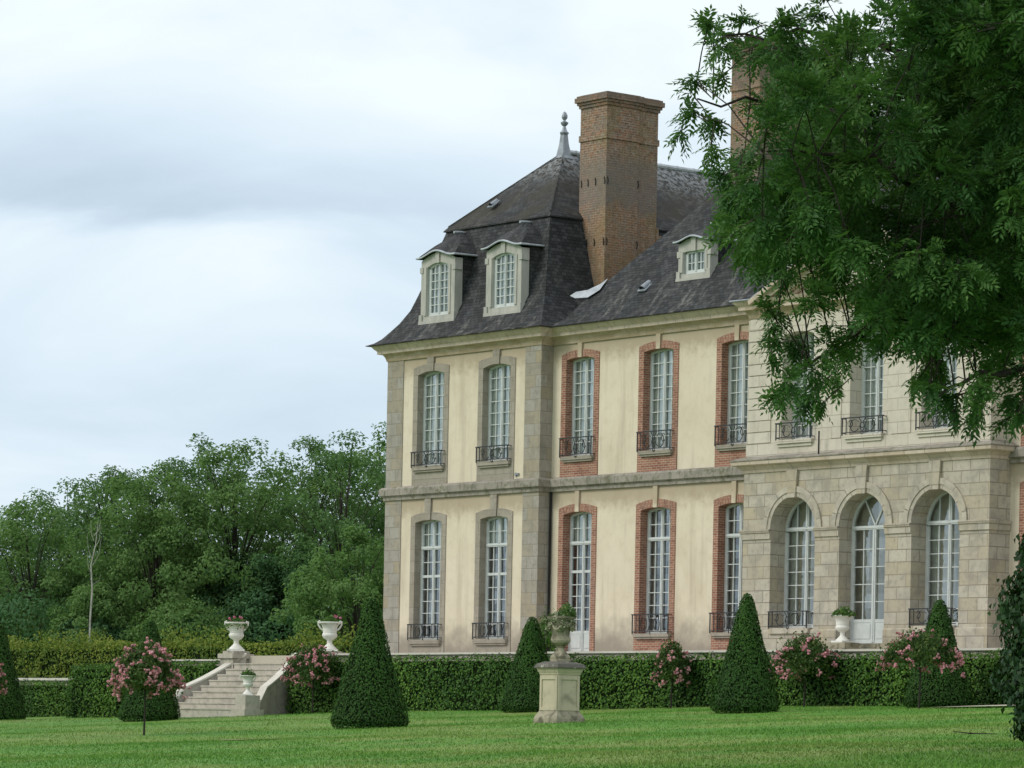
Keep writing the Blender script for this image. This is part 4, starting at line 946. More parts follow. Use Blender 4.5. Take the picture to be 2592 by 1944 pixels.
# stone urn on the tall pedestal in the lawn
pb = atG(1415, 1834); pb.z = gz(pb.x, pb.y)
mb = MB(); w = .335; mb.box(-w, w, -w, w, .28, 1.18)
for s in (-1, 1):                                                         # panelled faces with raised borders
    for (a, b, c_, d_) in ((-w, -w + .075, .30, 1.16), (w - .075, w, .30, 1.16), (-w + .075, w - .075, 1.06, 1.16), (-w + .075, w - .075, .30, .38)):
        mb.box(a + .002, b - .002, *sorted((s * (w - .001), s * (w + .028))), c_, d_); mb.box(*sorted((s * (w - .001), s * (w + .028))), a + .002, b - .002, c_, d_)
o = mb.build('pedestal', M['pedestal']); o.location = pb; ped = tag(o, 'tall square panelled cream stone pedestal standing alone in the lawn', 'pedestal')
def sqlathe(prof):
    mb = MB()
    for (r0, z0), (r1, z1) in zip(prof, prof[1:]):
        c0 = [(-r0, -r0, z0), (r0, -r0, z0), (r0, r0, z0), (-r0, r0, z0)]; c1 = [(-r1, -r1, z1), (r1, -r1, z1), (r1, r1, z1), (-r1, r1, z1)]
        for k in range(4): mb.poly([c0[k], c0[(k + 1) % 4], c1[(k + 1) % 4], c1[k]])
    return mb
sqlathe([(.46, -.15), (.45, .10), (.42, .17), (.385, .22), (.36, .27), (.35, .30), (0, .30)]).build('base', M['old_stone'], ped)
sqlathe([(0, 1.179), (.355, 1.18), (.36, 1.21), (.385, 1.25), (.40, 1.29), (.405, 1.31), (.43, 1.33)]).build('moulding', M['pedestal'], ped)
sqlathe([(0, 1.331), (.455, 1.332), (.46, 1.36), (.42, 1.44), (.27, 1.50), (0, 1.50)]).build('slab', M['slab'], ped)
mb = MB(); mb.lathe([(.25, 0), (.255, .07), (.235, .08), (.25, .09), (.245, .13), (.20, .17), (.13, .23), (.10, .28), (.095, .31), (.12, .335), (.10, .35), (.15, .37), (.225, .42), (.245, .47), (.235, .53), (.215, .555), (.215, .59), (.235, .72), (.28, .86), (.31, .92), (.335, .95), (.335, .985), (.29, .99), (.27, .93), (0, .90)], 30, (0, 0, 0), 0, True, 12, .012)
su = mb.build('stone_urn', M['old_stone']); su.location = pb + Vector((0, 0, 1.49)); su.scale = (1, 1, 1.14); tag(su, 'weathered carved stone urn overflowing with variegated ivy on the tall pedestal', 'urn')
for k in range(4):                                                        # garland swags and masks in relief
    a = .55 + k * math.pi / 2; mb = MB()
    mb.tube([(.30 * math.cos(a + t), .30 * math.sin(a + t), .80 - .13 * math.cos(t * 3.2) + .03) for t in np.linspace(-.5, .5, 9)], [.02, .03, .04, .045, .05, .045, .04, .03, .02], 6)
    mb.lathe([(0, -.07), (.05, -.05), (.065, 0), (.05, .05), (0, .07)], 8, (.30 * math.cos(a + .78), .30 * math.sin(a + .78), .80)); mb.build('swag', M['old_stone'], su)
tuft('trailing_ivy', pb + Vector((-.02, 0, 2.55)), .34, .20, 800, M['variegated'], 'pale variegated ivy trailing over the rim of the stone urn', 'plant', None, 0, None, .06, .30)
tuft('leafy_plant', pb + Vector((.12, .08, 2.60)), .24, .34, 320, M['urn_leaf'], 'bright green leaves growing out of the middle of the stone urn', 'plant', None, 0, None, .075)

# ================================================================== CLIPPED HEDGES AND YEWS
def hedge(name, x0, x1, y0, y1, ztop, m_, label, ls=.085, dens=300, zbase=None, rough=.05, shaggy=0, group=None):
    """clipped hedge: a dark twig core under a skin of leaves"""
    parts = []; zb = lambda x, y: (gz(x, y) - .1 if zbase is None else zbase)
    faces = []
    A = lambda u, v: (x0 + (x1 - x0) * u, y0, zb(x0 + (x1 - x0) * u, y0), ztop, v)
    n = int((x1 - x0) * 2.0 * dens)
    def add(px, py, pz, nx, ny, nz):
        k = len(px); p = np.stack([px, py, pz], 1); nn = np.stack([np.full(k, nx), np.full(k, ny), np.full(k, nz)], 1)
        wob = .05 * np.sin(px * 1.7 + pz * 2.3) + .04 * np.sin(px * 4.1 - pz * 3.1 + py)
        p = p + nn * (wob[:, None] * rough * 20 * .5 + RNG.normal(0, rough, k)[:, None])
        V, Fq = cards(p, nn + RNG.normal(0, .42, (k, 3)) + np.array([0, 0, .25]), RNG.uniform(.7, 1.35, k) * ls, RNG.uniform(.7, 1.2, k) * ls * .75, RNG)
        parts.append((V, Fq, np.repeat(np.clip(RNG.normal(.5, .25, k) + .18 * np.sin(px * .8 + 1.7 * np.sin(pz * 1.3 + px * .3)), 0, 1), 4)))
    h = ztop - zb((x0 + x1) / 2, y0); k = int((x1 - x0) * h * dens)
    X = RNG.uniform(x0, x1, k); t = RNG.uniform(0, 1, k); Z = np.array([zb(a, y0) for a in X]); add(X, np.full(k, y0), Z + t * (ztop - Z), 0, -1, 0)
    k = int((y1 - y0) * h * dens)
    for xx, sg in ((x1, 1), (x0, -1)):
        Y = RNG.uniform(y0, y1, k); zz = zb(xx, y0); add(np.full(k, xx), Y, RNG.uniform(zz, ztop, k), sg, 0, 0)
    k = int((x1 - x0) * (y1 - y0) * dens * .8); add(RNG.uniform(x0, x1, k), RNG.uniform(y0, y1, k), np.full(k, ztop), 0, 0, 1)
    if shaggy:
        k = int((x1 - x0) * 260); X = RNG.uniform(x0, x1, k); hh = RNG.uniform(0, 1, k) ** 1.6 * shaggy * (.55 + .45 * np.sin(X * 1.3 + np.sin(X * .6) * 2))
        p = np.stack([X, RNG.uniform(y0 - .1, y1, k), ztop + hh], 1); V, Fq = cards(p, RNG.normal(0, .6, (k, 3)) + np.array([.1, -.7, .3]), RNG.uniform(.8, 1.4, k) * ls, RNG.uniform(.7, 1.1, k) * ls * .7, RNG)
        parts.append((V, Fq, np.repeat(np.clip(RNG.normal(.72, .2, k), 0, 1), 4)))
    V, Fq, T = join(parts); o = np_mesh(name, V, Fq, m_, var=T); tag(o, label, 'hedge', group)
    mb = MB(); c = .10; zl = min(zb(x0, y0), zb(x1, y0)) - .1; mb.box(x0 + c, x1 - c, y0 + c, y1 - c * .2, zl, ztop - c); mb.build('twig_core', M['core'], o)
    return o
hedge('clipped_hedge', 1.72, 46, -5.30, -4.88, -.33, M['hedge'], 'long clipped hedge along the terrace wall under the house front', .095, 330)
hedge('clipped_hedge', -6.8, -3.2, -5.15, -4.70, -.44, M['hedge'], 'clipped hedge left of the stairs, rising behind the near side wall', .095, 300)
hedge('hedge_block', -10.3, -6.9, -6.7, -4.8, -.62, M['hedge'], 'square clipped hedge block left of the big pink rose', .095, 300)
hedge('clipped_hedge', -36, -10.4, -5.15, -4.72, -1.16, M['hedge'], 'far left clipped hedge under the low white coping', .095, 300)
hedge('beech_hedge', -60, -1.2, 5.2, 6.6, .55, M['beech'], 'loose yellow green hedge behind the terrace and urns, below the wood', .12, 210, -1.1, .10, .85)

CONE = [(.80, 0.0), (.93, .02), (.99, .05), (.975, .09), (.88, .19), (.77, .31), (.64, .44), (.51, .57), (.40, .70), (.29, .83), (.185, .93), (.12, .985), (.04, 1.0)]
def cone(loc, Rb, H, label):
    z = np.array([c[1] for c in CONE]); r = np.array([c[0] for c in CONE]); n = 9500
    t = RNG.uniform(0, 1, n * 2); rr = np.interp(t, z, r); keep = RNG.uniform(0, 1.0, n * 2) < rr + .12; t = t[keep][:n]; rr = rr[keep][:n]; k = len(t)
    a = RNG.uniform(0, 2 * math.pi, k); slope = Rb * .9 / H
    wob = 1 + .026 * np.sin(a * 3 + t * 9 + loc[0]) + .024 * np.sin(a * 7 - t * 14 + loc[0]) + np.where(RNG.uniform(0, 1, k) < .03, RNG.uniform(0, .09, k), 0)
    rad = rr * Rb * wob + RNG.normal(0, .016, k)
    p = np.stack([rad * np.cos(a), rad * np.sin(a), t * H + RNG.normal(0, .012, k)], 1); nn = np.stack([np.cos(a), np.sin(a), np.where(t < .06, -.4, slope) + np.where(t > .95, 1.2, 0)], 1)
    V, Fq = cards(p, nn + RNG.normal(0, .38, (k, 3)), RNG.uniform(.7, 1.4, k) * .072, RNG.uniform(.7, 1.2, k) * .042, RNG, axis=nn * .6 + np.array([0, 0, .8]) + RNG.normal(0, .5, (k, 3)))
    T = np.clip(RNG.normal(.5, .22, k) + .12 * np.sin(a * 2 + t * 5), 0, 1)
    o = np_mesh('yew_cone', V, Fq, M['yew'], var=np.repeat(T, 4)); o.location = loc; tag(o, label, 'topiary', 'clipped yew cones')
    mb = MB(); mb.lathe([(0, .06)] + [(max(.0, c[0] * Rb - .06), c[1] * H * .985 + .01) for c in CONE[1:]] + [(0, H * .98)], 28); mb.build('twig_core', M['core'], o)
def onlawn(px, py, ymax=-6.5):
    p = atG(px, py)
    if p.y > ymax: p = atY(px, py, ymax)
    p.z = gz(p.x, p.y) - .02; return p
for (px, py, rb, h, lab) in (
        (-4, 1824, 1.0, 3.55, 'tall yew cone cut off by the left edge of the photo'),
        (377, 1823, 1.03, 3.38, 'yew cone behind the large pink standard rose, left of the stairs'),
        (934, 1843, .99, 3.36, 'biggest looking yew cone, standing before the left corner of the house'),
        (1343, 1797, .99, 2.95, 'yew cone just left of the stone urn on its pedestal'),
        (1886, 1807, .90, 3.15, 'yew cone between the brick dressed windows and the arched stone block'),
        (2374, 1787, .95, 2.93, 'yew cone under the rightmost arched window, behind a spreading rose')):
    cone(onlawn(px, py), rb, h, lab)

# ---- standard roses
def blossom_mesh():
    parts = []
    for b in range(5):
        c = RNG.normal(0, .045, 3); k = 14; nn = unit(RNG.normal(size=(k, 3))); V, Fq = cards(c + nn * .028, nn, .062, .056, RNG); parts.append((V, Fq, np.repeat(np.clip(RNG.normal(.5, .22, k), 0, 1), 4)))
    V, Fq, T = join(parts); o = np_mesh('blossom', V, Fq, M['pink'], var=T); me = o.data; bpy.data.objects.remove(o); return me
BL = [blossom_mesh() for _ in range(4)]
def rose(loc, H, rw, rh, label, nb, droop=.35, nleaf=2600):
    nleaf = int(nleaf * 1.6); nb = int(nb * 1.6)
    r = empty('standard_rose', loc, label, 'rose tree', 'standard roses on the lawn')
    cz = H - rh
    a = RNG.uniform(0, 2 * math.pi, nleaf); ph = np.arccos(RNG.uniform(-.55, 1, nleaf)); q = RNG.uniform(.35, 1, nleaf) ** .6
    lob = 1 + .16 * np.sin(a * 3 + 1) * np.sin(ph * 3) + RNG.normal(0, .07, nleaf) + .12 * np.sin(a * 5 + ph * 4)
    x = rw * q * lob * np.sin(ph) * np.cos(a); y = rw * q * lob * np.sin(ph) * np.sin(a); z = cz + rh * q * lob * np.cos(ph) - droop * (np.hypot(x, y) / rw) ** 2 * .6
    p = np.stack([x, y, z], 1); nn = unit(p - np.array([0, 0, cz])) + RNG.normal(0, .5, (nleaf, 3))
    sp = RNG.uniform(0, 1, nleaf) < .07; p[sp] *= np.array([1.18, 1.18, 1.0]); p[sp, 2] += RNG.uniform(-.1, .25, sp.sum())
    V, Fq = cards(p, nn, RNG.uniform(.7, 1.3, nleaf) * .092, RNG.uniform(.7, 1.2, nleaf) * .064, RNG); np_mesh('crown', V, Fq, M['rose_leaf'], r, var=np.repeat(np.clip(RNG.normal(.45, .25, nleaf), 0, 1), 4))
    mb = MB()
    mb.tube([(0, 0, -.05), (.02, .01, cz * .5), (0, 0, cz)], [.03, .022, .026], 6)
    for k in range(9):
        aa = k * 2.4; rr = rw * .8; mb.tube([(0, 0, cz - .05), (rr * .5 * math.cos(aa), rr * .5 * math.sin(aa), cz + rh * .25), (rr * math.cos(aa), rr * math.sin(aa), cz - droop * .3)], [.014, .010, .005], 4)
    mb.build('stem', M['bark'], r)
    for i in range(nb):
        aa = RNG.uniform(0, 2 * math.pi); pp = math.acos(RNG.uniform(-.55, .95)); q = RNG.uniform(.92, 1.12); lb = 1 + .16 * math.sin(aa * 3 + 1) * math.sin(pp * 3) + .12 * math.sin(aa * 5 + pp * 4)
        x, y = rw * q * lb * math.sin(pp) * math.cos(aa), rw * q * lb * math.sin(pp) * math.sin(aa); z = cz + rh * q * lb * math.cos(pp) - droop * (math.hypot(x, y) / rw) ** 2 * .6
        o = bpy.data.objects.new('blossom', BL[i % 4]); COL.objects.link(o); o.parent = r; o.location = (x, y, z); o.rotation_euler = RNG.uniform(0, 6, 3); s = RNG.uniform(.5, 1.15); o.scale = (s, s, s)
    return r
rose(onlawn(364, 1862), 2.36, .80, .70, 'large standard rose thick with pink blossom on the lawn left of the stairs', 95, .38, 3000)
rose(onlawn(790, 1806, -5.9), 2.38, .92, .62, 'standard rose with pale pink blossom beside the right wall of the stairs', 60, .7, 2800)
rose(onlawn(1698, 1791, -5.9), 2.05, .52, .62, 'smallest standard rose, narrow, under the second brick framed window', 26, .5, 1700)
rose(onlawn(2035, 1788, -5.9), 2.10, .92, .54, 'standard rose with drooping pink clusters in front of the left arched window', 48, .75, 2600)
rose(onlawn(2326, 1793), 2.04, 1.0, .42, 'wide flat topped standard rose before the rightmost yew cone', 46, .55, 2800)
rose(onlawn(-34, 1832), 2.2, .62, .60, 'standard rose showing only a few pink blooms at the left edge', 40, .5, 1800)
# bushy shrub standing on the terrace edge behind the middle urn
def bush(name, loc, rx, ry, rz_, m_, label, n=1600, ls=.10, cat='shrub', rad_noise=.2, stems=True):
    a = RNG.uniform(0, 2 * math.pi, n); ph = np.arccos(RNG.uniform(-.8, 1, n)); q = RNG.uniform(.45, 1, n) ** .5; lob = 1 + rad_noise * np.sin(a * 4 + 2) * np.sin(ph * 4) + rad_noise * .7 * np.sin(a * 7 + ph * 6)
    p = np.stack([rx * q * lob * np.sin(ph) * np.cos(a), ry * q * lob * np.sin(ph) * np.sin(a), rz_ + rz_ * q * lob * np.cos(ph)], 1)
    V, Fq = cards(p, unit(p - np.array([0, 0, rz_])) + RNG.normal(0, .5, (n, 3)), RNG.uniform(.7, 1.3, n) * ls, RNG.uniform(.7, 1.2, n) * ls * .65, RNG)
    o = np_mesh(name, V, Fq, m_, var=np.repeat(np.clip(RNG.normal(.5, .25, n), 0, 1), 4)); o.location = loc; tag(o, label, cat)
    if stems:
        mb = MB()
        for k in range(6):
            aa = k * 1.05; mb.tube([(0, 0, -.1), (rx * .4 * math.cos(aa), ry * .4 * math.sin(aa), rz_ * .8), (rx * .6 * math.cos(aa), ry * .6 * math.sin(aa), rz_ * 1.4)], [.03, .02, .008], 4)
        mb.build('stem', M['bark'], o)
    return o
p = atY(1388, 1690, -4.2); bush('leafy_shrub', (p.x, p.y, -.5), .55, .45, .80, M['hedge'], 'loose leafy shrub on the terrace between the yew cone and the middle urn', 1500, .09)
# a fallen twig in the grass
p = atG(2478, 1866); z = gz(p.x, p.y); mb = MB(); mb.tube([(p.x - .35, p.y - .3, z + .08), (p.x - .1, p.y - .12, z + .05), (p.x + .35, p.y + .1, z + .05)], [.006, .012, .007], 5); mb.tube([(p.x - .1, p.y - .12, z + .06), (p.x - .2, p.y + .1, z + .05), (p.x - .5, p.y + .25, z + .04)], [.015, .01, .006], 5); tag(mb.build('fallen_twig', M['bark']), 'dead forked twig lying in the grass near the ivy', 'twig')

# ================================================================== THE WOOD BEHIND
def tree(loc, H, crown_w, crown_b, m_, label, ncl=60, nl=110, ls=.30, seed=0, cat='tree', shape=1.0, name='leafy_tree', fork=3):
    rng = np.random.default_rng(seed); t = empty(name, loc, label, cat, 'trees of the wood behind the garden')
    c0 = crown_b; hc = H - c0; cl = []
    while len(cl) < ncl:
        u = rng.uniform(-1, 1, 3)
        if np.linalg.norm(u) > 1 or np.linalg.norm(u) < .35: continue
        zz = c0 + hc * (.5 + .5 * u[2]); wv = crown_w * (1 - .35 * max(0, u[2]) ** 1.5 * shape)
        cl.append((u[0] * wv, u[1] * wv, zz, rng.uniform(.45, 1.0) * crown_w * .25))
    for k in range(max(3, ncl // 9)):                                      # leading shoots that break the outline
        a = rng.uniform(0, 2 * math.pi); q = rng.uniform(0, .75); cl.append((math.cos(a) * crown_w * q, math.sin(a) * crown_w * q, H * (1.0 - .16 * q + rng.uniform(-.02, .05)), crown_w * rng.uniform(.10, .2)))
    parts = []
    for (x, y, z, r) in cl:
        n = int(nl * (r / (crown_w * .22)) ** 1.5) + 12; d = rng.normal(size=(n, 3)); d = unit(d) * rng.uniform(.25, 1, (n, 1)) ** .6 * r * np.array([1, 1, .75])
        p = np.array([x, y, z]) + d; nn = unit(d) * .7 + np.array([x, y, (z - c0 - hc * .4)]) / (crown_w * 1.6) + rng.normal(0, .45, (n, 3)) + np.array([0, 0, .3])
        V, Fq = cards(p, nn, rng.uniform(.6, 1.4, n) * ls, rng.uniform(.6, 1.2, n) * ls * .62, rng, bend=.22); parts.append((V, Fq, np.repeat(np.clip(rng.normal(rng.uniform(.25, .75), .17, n), 0, 1), 4)))
    V, Fq, T = join(parts); np_mesh('crown', V, Fq, m_, t, var=T)
    mb = MB(); r0 = H * .010 + .04
    mb.tube([(0, 0, -.6), (rng.normal(0, .15), rng.normal(0, .15), c0 * .6), (rng.normal(0, .3), rng.normal(0, .3), c0 + hc * .35), (rng.normal(0, .5), rng.normal(0, .5), c0 + hc * .85)], [r0 * 1.3, r0, r0 * .65, r0 * .15], 8)
    for (x, y, z, r) in cl[::2]:
        zs = c0 * .8 + (z - c0) * .45; mb.tube([(0, 0, zs), (x * .5, y * .5, zs + (z - zs) * .65), (x, y, z)], [r0 * .24, r0 * .13, .015], 5)
    mb.build('trunk', M['bark'], t); return t
def wood(px, ytop, dep, cw, cb_frac, mk, label, seed, ncl=60, nl=110, ls=.30, zb=-1.2, shape=1.0, name='leafy_tree'):
    nl = int(nl * 1.25); ls *= .68; ncl = int(ncl * 2.1)
    if px < 720 and ytop > 1120: dep += 22
    q = atD(px * 1.1718, (ytop + 16) * 1.1718, dep); tree((q.x, q.y, zb), q.z - zb, cw, (q.z - zb) * cb_frac, M[mk], label, ncl, nl, ls, seed, 'tree', shape, name)
# far crowns (photo x, crown top) ; nearer understorey in front
wood(-30, 1100, 205, 5.0, .15, 'wood_a', 'hazy tree crown at the far left edge, lowest in the skyline', 1)
wood(70, 1082, 190, 4.6, .12, 'wood_b', 'pale leafy tree near the left edge, above the blue green bush', 2)
wood(150, 1050, 200, 4.8, .14, 'wood_a', 'dark crowned tree directly left of the bare white trunk', 3)
wood(262, 1015, 195, 5.2, .14, 'wood_a', 'broad rounded tree behind the bare white trunk', 4, 70)
wood(340, 1012, 185, 4.6, .12, 'wood_b', 'mid green tree between the broad rounded one and the tall twin tops', 5)
wood(430, 962, 195, 4.2, .16, 'wood_a', 'tall tree with ragged twin tops, middle of the wood', 6, 60)
wood(512, 946, 185, 4.6, .15, 'wood_b', 'tall bushy tree with a single upright leader, above the left urn', 7, 65)
wood(590, 988, 200, 4.4, .2, 'wood_a', 'lower tree in the dip of the skyline between two taller ones', 8, 45, 80)
wood(668, 942, 190, 4.0, .22, 'wood_b', 'airy tree showing sky through its branches, above the right urn', 9, 44, 85)
wood(745, 950, 182, 4.2, .2, 'wood_a', 'tall branching tree second from the left corner of the house', 10, 48, 95)
wood(830, 936, 195, 4.8, .2, 'wood_b', 'tallest tree, touching the left corner of the house', 11, 55, 100)
wood(900, 980, 205, 5.0, .2, 'wood_a', 'tree mostly hidden behind the left corner of the house', 12)
wood(100, 1235, 170, 3.6, .0, 'wood_a', 'dark undergrowth tree above the far left hedge', 13, 50, 120, .28)
wood(300, 1190, 168, 4.0, .0, 'wood_a', 'dense dark tree right of the bare white trunk, behind the rose', 14, 60, 120, .28)
wood(415, 1175, 165, 3.6, .0, 'wood_b', 'light green bushy tree in front of the dark wood, left of the geranium urn', 15, 55, 120, .28)
wood(540, 1195, 162, 3.8, .0, 'wood_c', 'dark blue green tree directly behind the geranium urn', 16, 60, 125, .28)
wood(655, 1180, 160, 3.6, .0, 'wood_c', 'dark bushy tree behind and above the right urn', 17, 55, 125, .28)
wood(770, 1150, 165, 3.6, .0, 'wood_b', 'fresh green bushy tree behind the biggest yew cone', 18, 55, 120, .28)
wood(215, 1255, 160, 2.8, .0, 'wood_b', 'small green tree at the foot of the bare white trunk', 19, 45, 110, .27)
def lowbush(px, ytop, dep, r, mk, label, seed):
    dep += 30; r *= 1.18; q = atD(px * 1.1718, ytop * 1.1718, dep); n = 5200; H = q.z + .6; bush('woodland_shrub', (q.x, q.y, -.6), r, r, H / 2, M[mk], label, n, .19, 'shrub', .12)
lowbush(45, 1272, 155, 3.3, 'wood_c', 'domed blue green shrub at the left edge, above the yellow hedge', 1)
lowbush(205, 1330, 152, 2.2, 'wood_c', 'low blue green shrub below the bare white trunk', 2)
lowbush(400, 1295, 150, 2.4, 'wood_b', 'pale shrub behind the yew cone top', 3)
lowbush(620, 1300, 152, 3.0, 'wood_c', 'dark shrub between the two tall white urns', 4)
# bare silver trunk standing in front of the trees
b0 = atD(228, 1570, 158); b1 = atD(240, 1318, 158); bt = empty('bare_tree', (b0.x, b0.y, b0.z), 'leafless white trunk with thin twigs against the dark wood', 'dead tree')
mb = MB(); rel = b1 - b0; P = lambda t, o=0: tuple(rel * t + RIGHT * o)
mb.tube([(0, 0, -2.5), P(0), P(.3, .03), P(.55, -.08), P(.75, .08), P(1, .15)], [.045, .042, .036, .028, .018, .006], 6); mb.build('trunk', M['bark_pale'], bt)
mb = MB()
for (t, dx, dz) in ((.35, .5, .5), (.45, -.3, 1.0), (.55, .45, 1.3), (.6, -.35, 1.2), (.7, .4, 1.1), (.8, -.2, .8), (.85, .35, .7)):
    a = rel * t; mb.tube([a, a + RIGHT * dx * .6 + UP * dz * .4, a + RIGHT * dx * .8 + UP * dz], [.014, .009, .004], 4)
mb.build('branch', M['bark_pale'], bt)

# ================================================================== THE ASH AND ITS IVY
root = atG(2745, 1925); root.z = gz(root.x, root.y); TD = (root - CAM).dot(VIEW)
def A(x, y, dd=0.0): return atD(x * 1.1718, y * 1.1718, TD + dd)          # a place in the crown, dd metres behind the trunk
ASH = empty('ash_tree', root, 'big dark green ash tree with drooping leafy limbs, leaning in from the right', 'tree')
def limb(pts, r0, r1, name='limb'):
    mb = MB(); pts = [Vector(p) - root for p in pts]; q = [pts[0]]
    for a, b in zip(pts, pts[1:]):
        for t in (1 / 3, 2 / 3, 1): q.append(a.lerp(b, t) + Vector((random.gauss(0, .05), random.gauss(0, .05), random.gauss(0, .05))))
    k = len(q); mb.tube(q, [r0 + (r1 - r0) * (i / (k - 1)) ** .8 for i in range(k)], 8); return mb.build(name, M['bark'], ASH)
top = A(2360, 300); limb([root + Vector((0, 0, -.4)), A(2340, 1200), A(2335, 800), top, A(2330, -150), A(2350, -520)], .42, .04, 'trunk')
LIMBS = [[A(2335, 760), A(2180, 480, -2), A(2040, 430, -3), A(1880, 340, -3.5), A(1650, 330, -4)], [A(2335, 780), A(2120, 600, 1), A(1960, 650, -.5), A(1800, 760, -1.5), A(1700, 830, -2)],
         [A(2338, 860), A(2220, 790, -1.5), A(2110, 820, -2.5), A(2010, 840, -3)], [A(2345, 520), A(2180, 230, 1), A(1960, 110, .5), A(1720, 70, -.5), A(1560, 80, -1.2)], [A(2345, 560), A(2150, 380, 2.5), A(1900, 210, 3), A(1660, 230, 2), A(1500, 210, 1.5)],
         [A(2345, 640), A(2150, 520, 3), A(1900, 480, 3.2), A(1640, 480, 2.2)], [A(2338, 900), A(2260, 860, -2), A(2200, 890, -3)], [A(2335, 500), A(2500, 250, 1), A(2700, 60, 2), A(2900, 20, 2)], [A(2335, 650), A(2520, 520, -2), A(2700, 420, -3)], [A(2330, 100), A(2200, -150, 1), A(2050, -350, 2)], [A(2330, 0), A(2500, -250, -1), A(2600, -450, -2)], [A(2335, 400), A(2330, 150, -4), A(2320, 50, -5)]]
LP = []
for lb in LIMBS:
    limb(lb, .085, .012)
    for a, b in zip(lb, lb[1:]):
        for t in np.linspace(0, 1, 5): LP.append(a.lerp(b, t))
LP = np.array([tuple(p) for p in LP])
CL = [(1543, 88, 42), (1530, 62, 22), (1562, 118, 30), (1607, 56, 26), (1690, 72, 42), (1712, 50, 26), (1755, 43, 30), (1782, 4, 18), (1500, 184, 24), (1562, 176, 18), (1490, 252, 26), (1534, 276, 36), (1468, 300, 18), (1538, 340, 28), (1562, 388, 28), (1580, 430, 40), (1572, 498, 32), (1600, 470, 40), (1646, 506, 46), (1645, 582, 28), (1680, 560, 40), (1700, 610, 40),
      (1658, 678, 22), (1680, 690, 20), (1760, 655, 48), (1800, 620, 48), (1860, 640, 55), (1930, 622, 55), (1918, 692, 45), (1888, 706, 36), (1947, 713, 36), (1947, 772, 20), (1673, 734, 24), (1672, 768, 22), (1665, 800, 14), (1722, 770, 42), (1788, 770, 46), (1846, 757, 40), (1762, 826, 46), (1702, 855, 36), (1680, 884, 24), (1748, 882, 38), (1774, 902, 18), (1803, 850, 26), (1820, 800, 36),
      (1976, 850, 24), (1990, 838, 20), (2005, 784, 42), (2019, 826, 44), (2005, 864, 26), (2048, 884, 40), (2106, 900, 38), (2106, 855, 46), (2149, 800, 62), (2192, 885, 48), (2207, 920, 20), (2060, 920, 16), (2100, 930, 14), (2170, 935, 14), (1985, 745, 45), (2040, 740, 55), (2100, 760, 55), (2180, 720, 60), (2215, 830, 50)]
NE = len(CL); rng = np.random.default_rng(5)
for gx_ in range(1618, 1870, 46):
    for gy_ in range(128, 580, 48):
        if gx_ < 1700 and gy_ < 370 and rng.uniform() < .62: continue
        for _ in range(2 if gx_ > 1700 else 1):
            if rng.uniform() < .93: CL.append((gx_ + rng.uniform(-22, 22), gy_ + rng.uniform(-22, 22), rng.uniform(36, 52)))
for gx_ in range(1895, 2290, 56):
    for gy_ in range(-60, 740, 56):
        for _ in range(2 if gx_ > 2000 else 1):
            if rng.uniform() < .95 and not (1990 < gx_ < 2060 and 420 < gy_ < 480 and rng.uniform() < .7): (gy_ > 130 or gx_ > 1900) and CL.append((gx_ + rng.uniform(-26, 26), gy_ + rng.uniform(-26, 26), rng.uniform(44, 62)))
NO = len(CL)
while len(CL) < NO + 190:
    u = rng.uniform(-1, 1, 2)
    if u[0] ** 2 + u[1] ** 2 > 1: continue
    x, y = 2420 + u[0] * 640, 60 + u[1] * 820
    if x < 2300 and y > -90: continue
    if y > 760: continue
    CL.append((x, y, rng.uniform(60, 85)))
PD = FPX / TD / 1.1718                                                      # photo units per metre at the trunk
leaves = []; twigs = MB()
for i, (x, y, r) in enumerate(CL):
    dd = rng.uniform(-4.5, 3.5) if i < NO else rng.uniform(-5, 5); cen = np.array(tuple(A(x, y - (12 if y < 700 else 26), dd))); R = r / PD * (.62 if i < NE else 1.0); n = int(7 + (r / 40) ** 2 * (20 if i < NE else 30)) if i < NO else 80
    j = np.argmin(np.linalg.norm(LP - cen, axis=1) + rng.uniform(0, .5, len(LP))); base = LP[j]; v_ = cen - base; dist = np.linalg.norm(v_)
    d = unit(rng.normal(size=(n, 3))) * (rng.uniform(.05, 1, (n, 1)) ** .5) * R
    pos = cen + d; out = unit(v_[None] + d * 3.0 / max(R, .1) * .3 + 1e-6) + unit(d) * .9 + rng.normal(0, .35, (n, 3)); out[:, 2] -= (.5 if i < NE else .28)
    leaves.append(np.concatenate([pos, unit(out), np.full((n, 1), rng.uniform(.2, .8))], 1))
    b3 = Vector(base) - root; c3 = Vector(cen) - root
    if dist < 1.7: twigs.tube([b3, b3.lerp(c3, .5) + Vector((0, 0, .08 * dist)), c3], [.010 + .002 * dist, .009, .005], 4, cap=False)
    for k in range(3): twigs.tube([b3.lerp(c3, .75), c3 + Vector(d[k % n]) * .6, c3 + Vector(d[k % n]) * 1.0], [.008, .006, .003], 3, cap=False)
twigs.build('branch', M['bark'], ASH)
Lf = np.concatenate(leaves); n = len(Lf); pos = Lf[:, :3]; ax = Lf[:, 3:6]; up = unit(np.array([0, 0, 1.0]) + rng.normal(0, .45, (n, 3))); side = unit(np.cross(ax, up)); nr = unit(np.cross(side, ax))
ln = rng.uniform(.22, .34, n); parts = []
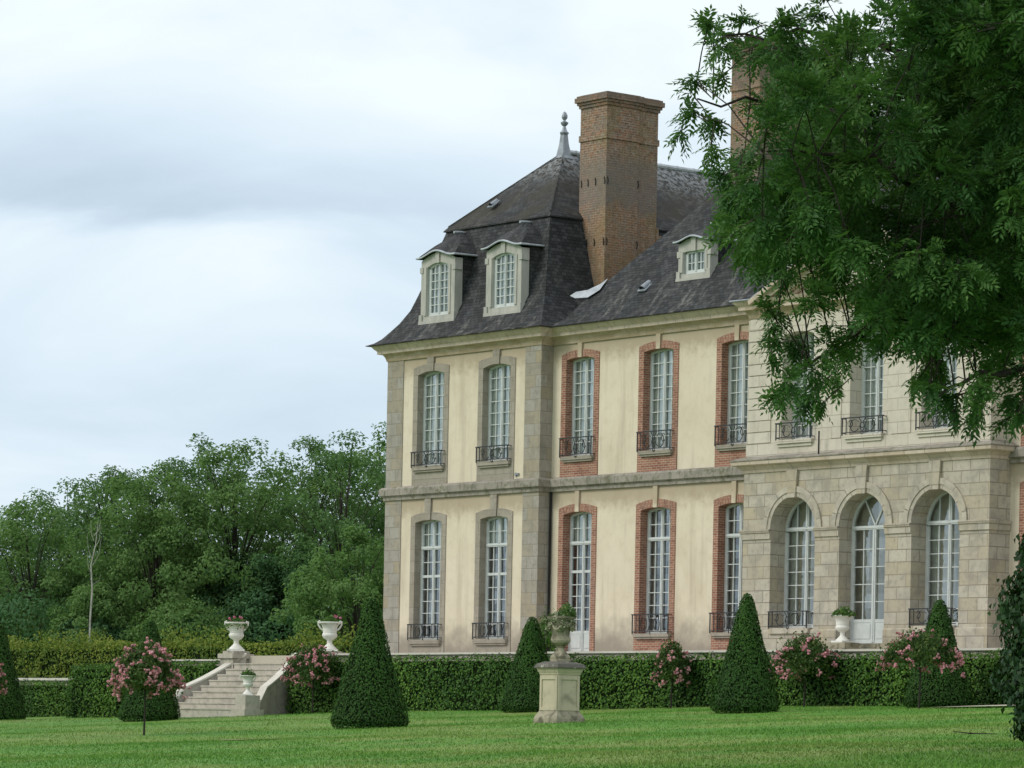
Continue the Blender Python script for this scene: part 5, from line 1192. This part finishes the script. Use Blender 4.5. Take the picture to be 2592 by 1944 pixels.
for k in range(11):                                                        # five pairs and an end leaflet on each compound leaf
    t = (k // 2 + 1) / 6 if k < 10 else 1.0; sg = (1 if k % 2 else -1) if k < 10 else 0
    droop = -np.array([0, 0, 1.0])[None] * (t ** 2 * ln * .22)[:, None]
    p0 = pos + ax * (ln * (t - .35))[:, None] + droop; dirn = unit(ax * (.62 if sg else 1) + side * sg * .80 - np.array([0, 0, .18]) + rng.normal(0, .10, (n, 3))); ll = ln * (.40 if sg else .38) * (1 - .25 * abs(t - .55))
    V, Fq = cards(p0 + dirn * (ll * .5)[:, None], nr + rng.normal(0, .22, (n, 3)), ll, ll * .34, rng, axis=dirn, bend=.10); parts.append((V, Fq, np.repeat(np.clip(Lf[:, 6] + rng.normal(0, .14, n), 0, 1), 4)))
V, Fq, T = join(parts); V = V - np.array(tuple(root)); np_mesh('crown', V, Fq, M['ash_leaf'], ASH, var=T)
# ivy swathing the trunk
ib = atG(2720, 1900); ib.z = gz(ib.x, ib.y); parts = []; n = 16000; s_ = FPX / (ib - CAM).dot(VIEW)
t = RNG.uniform(0, 1, n); zz = t * (1935 - 1300) / s_; a = RNG.uniform(0, 2 * math.pi, n)
prof = np.interp(t, [0, .04, .12, .25, .4, .55, .68, .8, .9, 1.0], [.40, .66, .86, .95, 1.0, .98, .90, .66, .54, .34]) * (1 + .14 * np.sin(t * 23 + a * 2) + .11 * np.sin(a * 5 + t * 31) + RNG.normal(0, .10, n))
p = np.stack([prof * np.cos(a), prof * np.sin(a), zz], 1); nn = np.stack([np.cos(a), np.sin(a), np.full(n, .25)], 1) + RNG.normal(0, .4, (n, 3))
V, Fq = cards(p, nn, RNG.uniform(.6, 1.35, n) * .11, RNG.uniform(.7, 1.2, n) * .088, RNG, axis=np.tile([0, 0, -1.0], (n, 1)) + RNG.normal(0, .5, (n, 3)))
iv = np_mesh('ivy', V, Fq, M['ivy'], var=np.repeat(np.clip(RNG.normal(.42, .22, n) + .15 * np.sin(zz * 3 + a * 2), 0, 1), 4)); iv.location = ib; tag(iv, 'thick dark ivy column climbing at the right edge, beneath the ash tree', 'ivy')
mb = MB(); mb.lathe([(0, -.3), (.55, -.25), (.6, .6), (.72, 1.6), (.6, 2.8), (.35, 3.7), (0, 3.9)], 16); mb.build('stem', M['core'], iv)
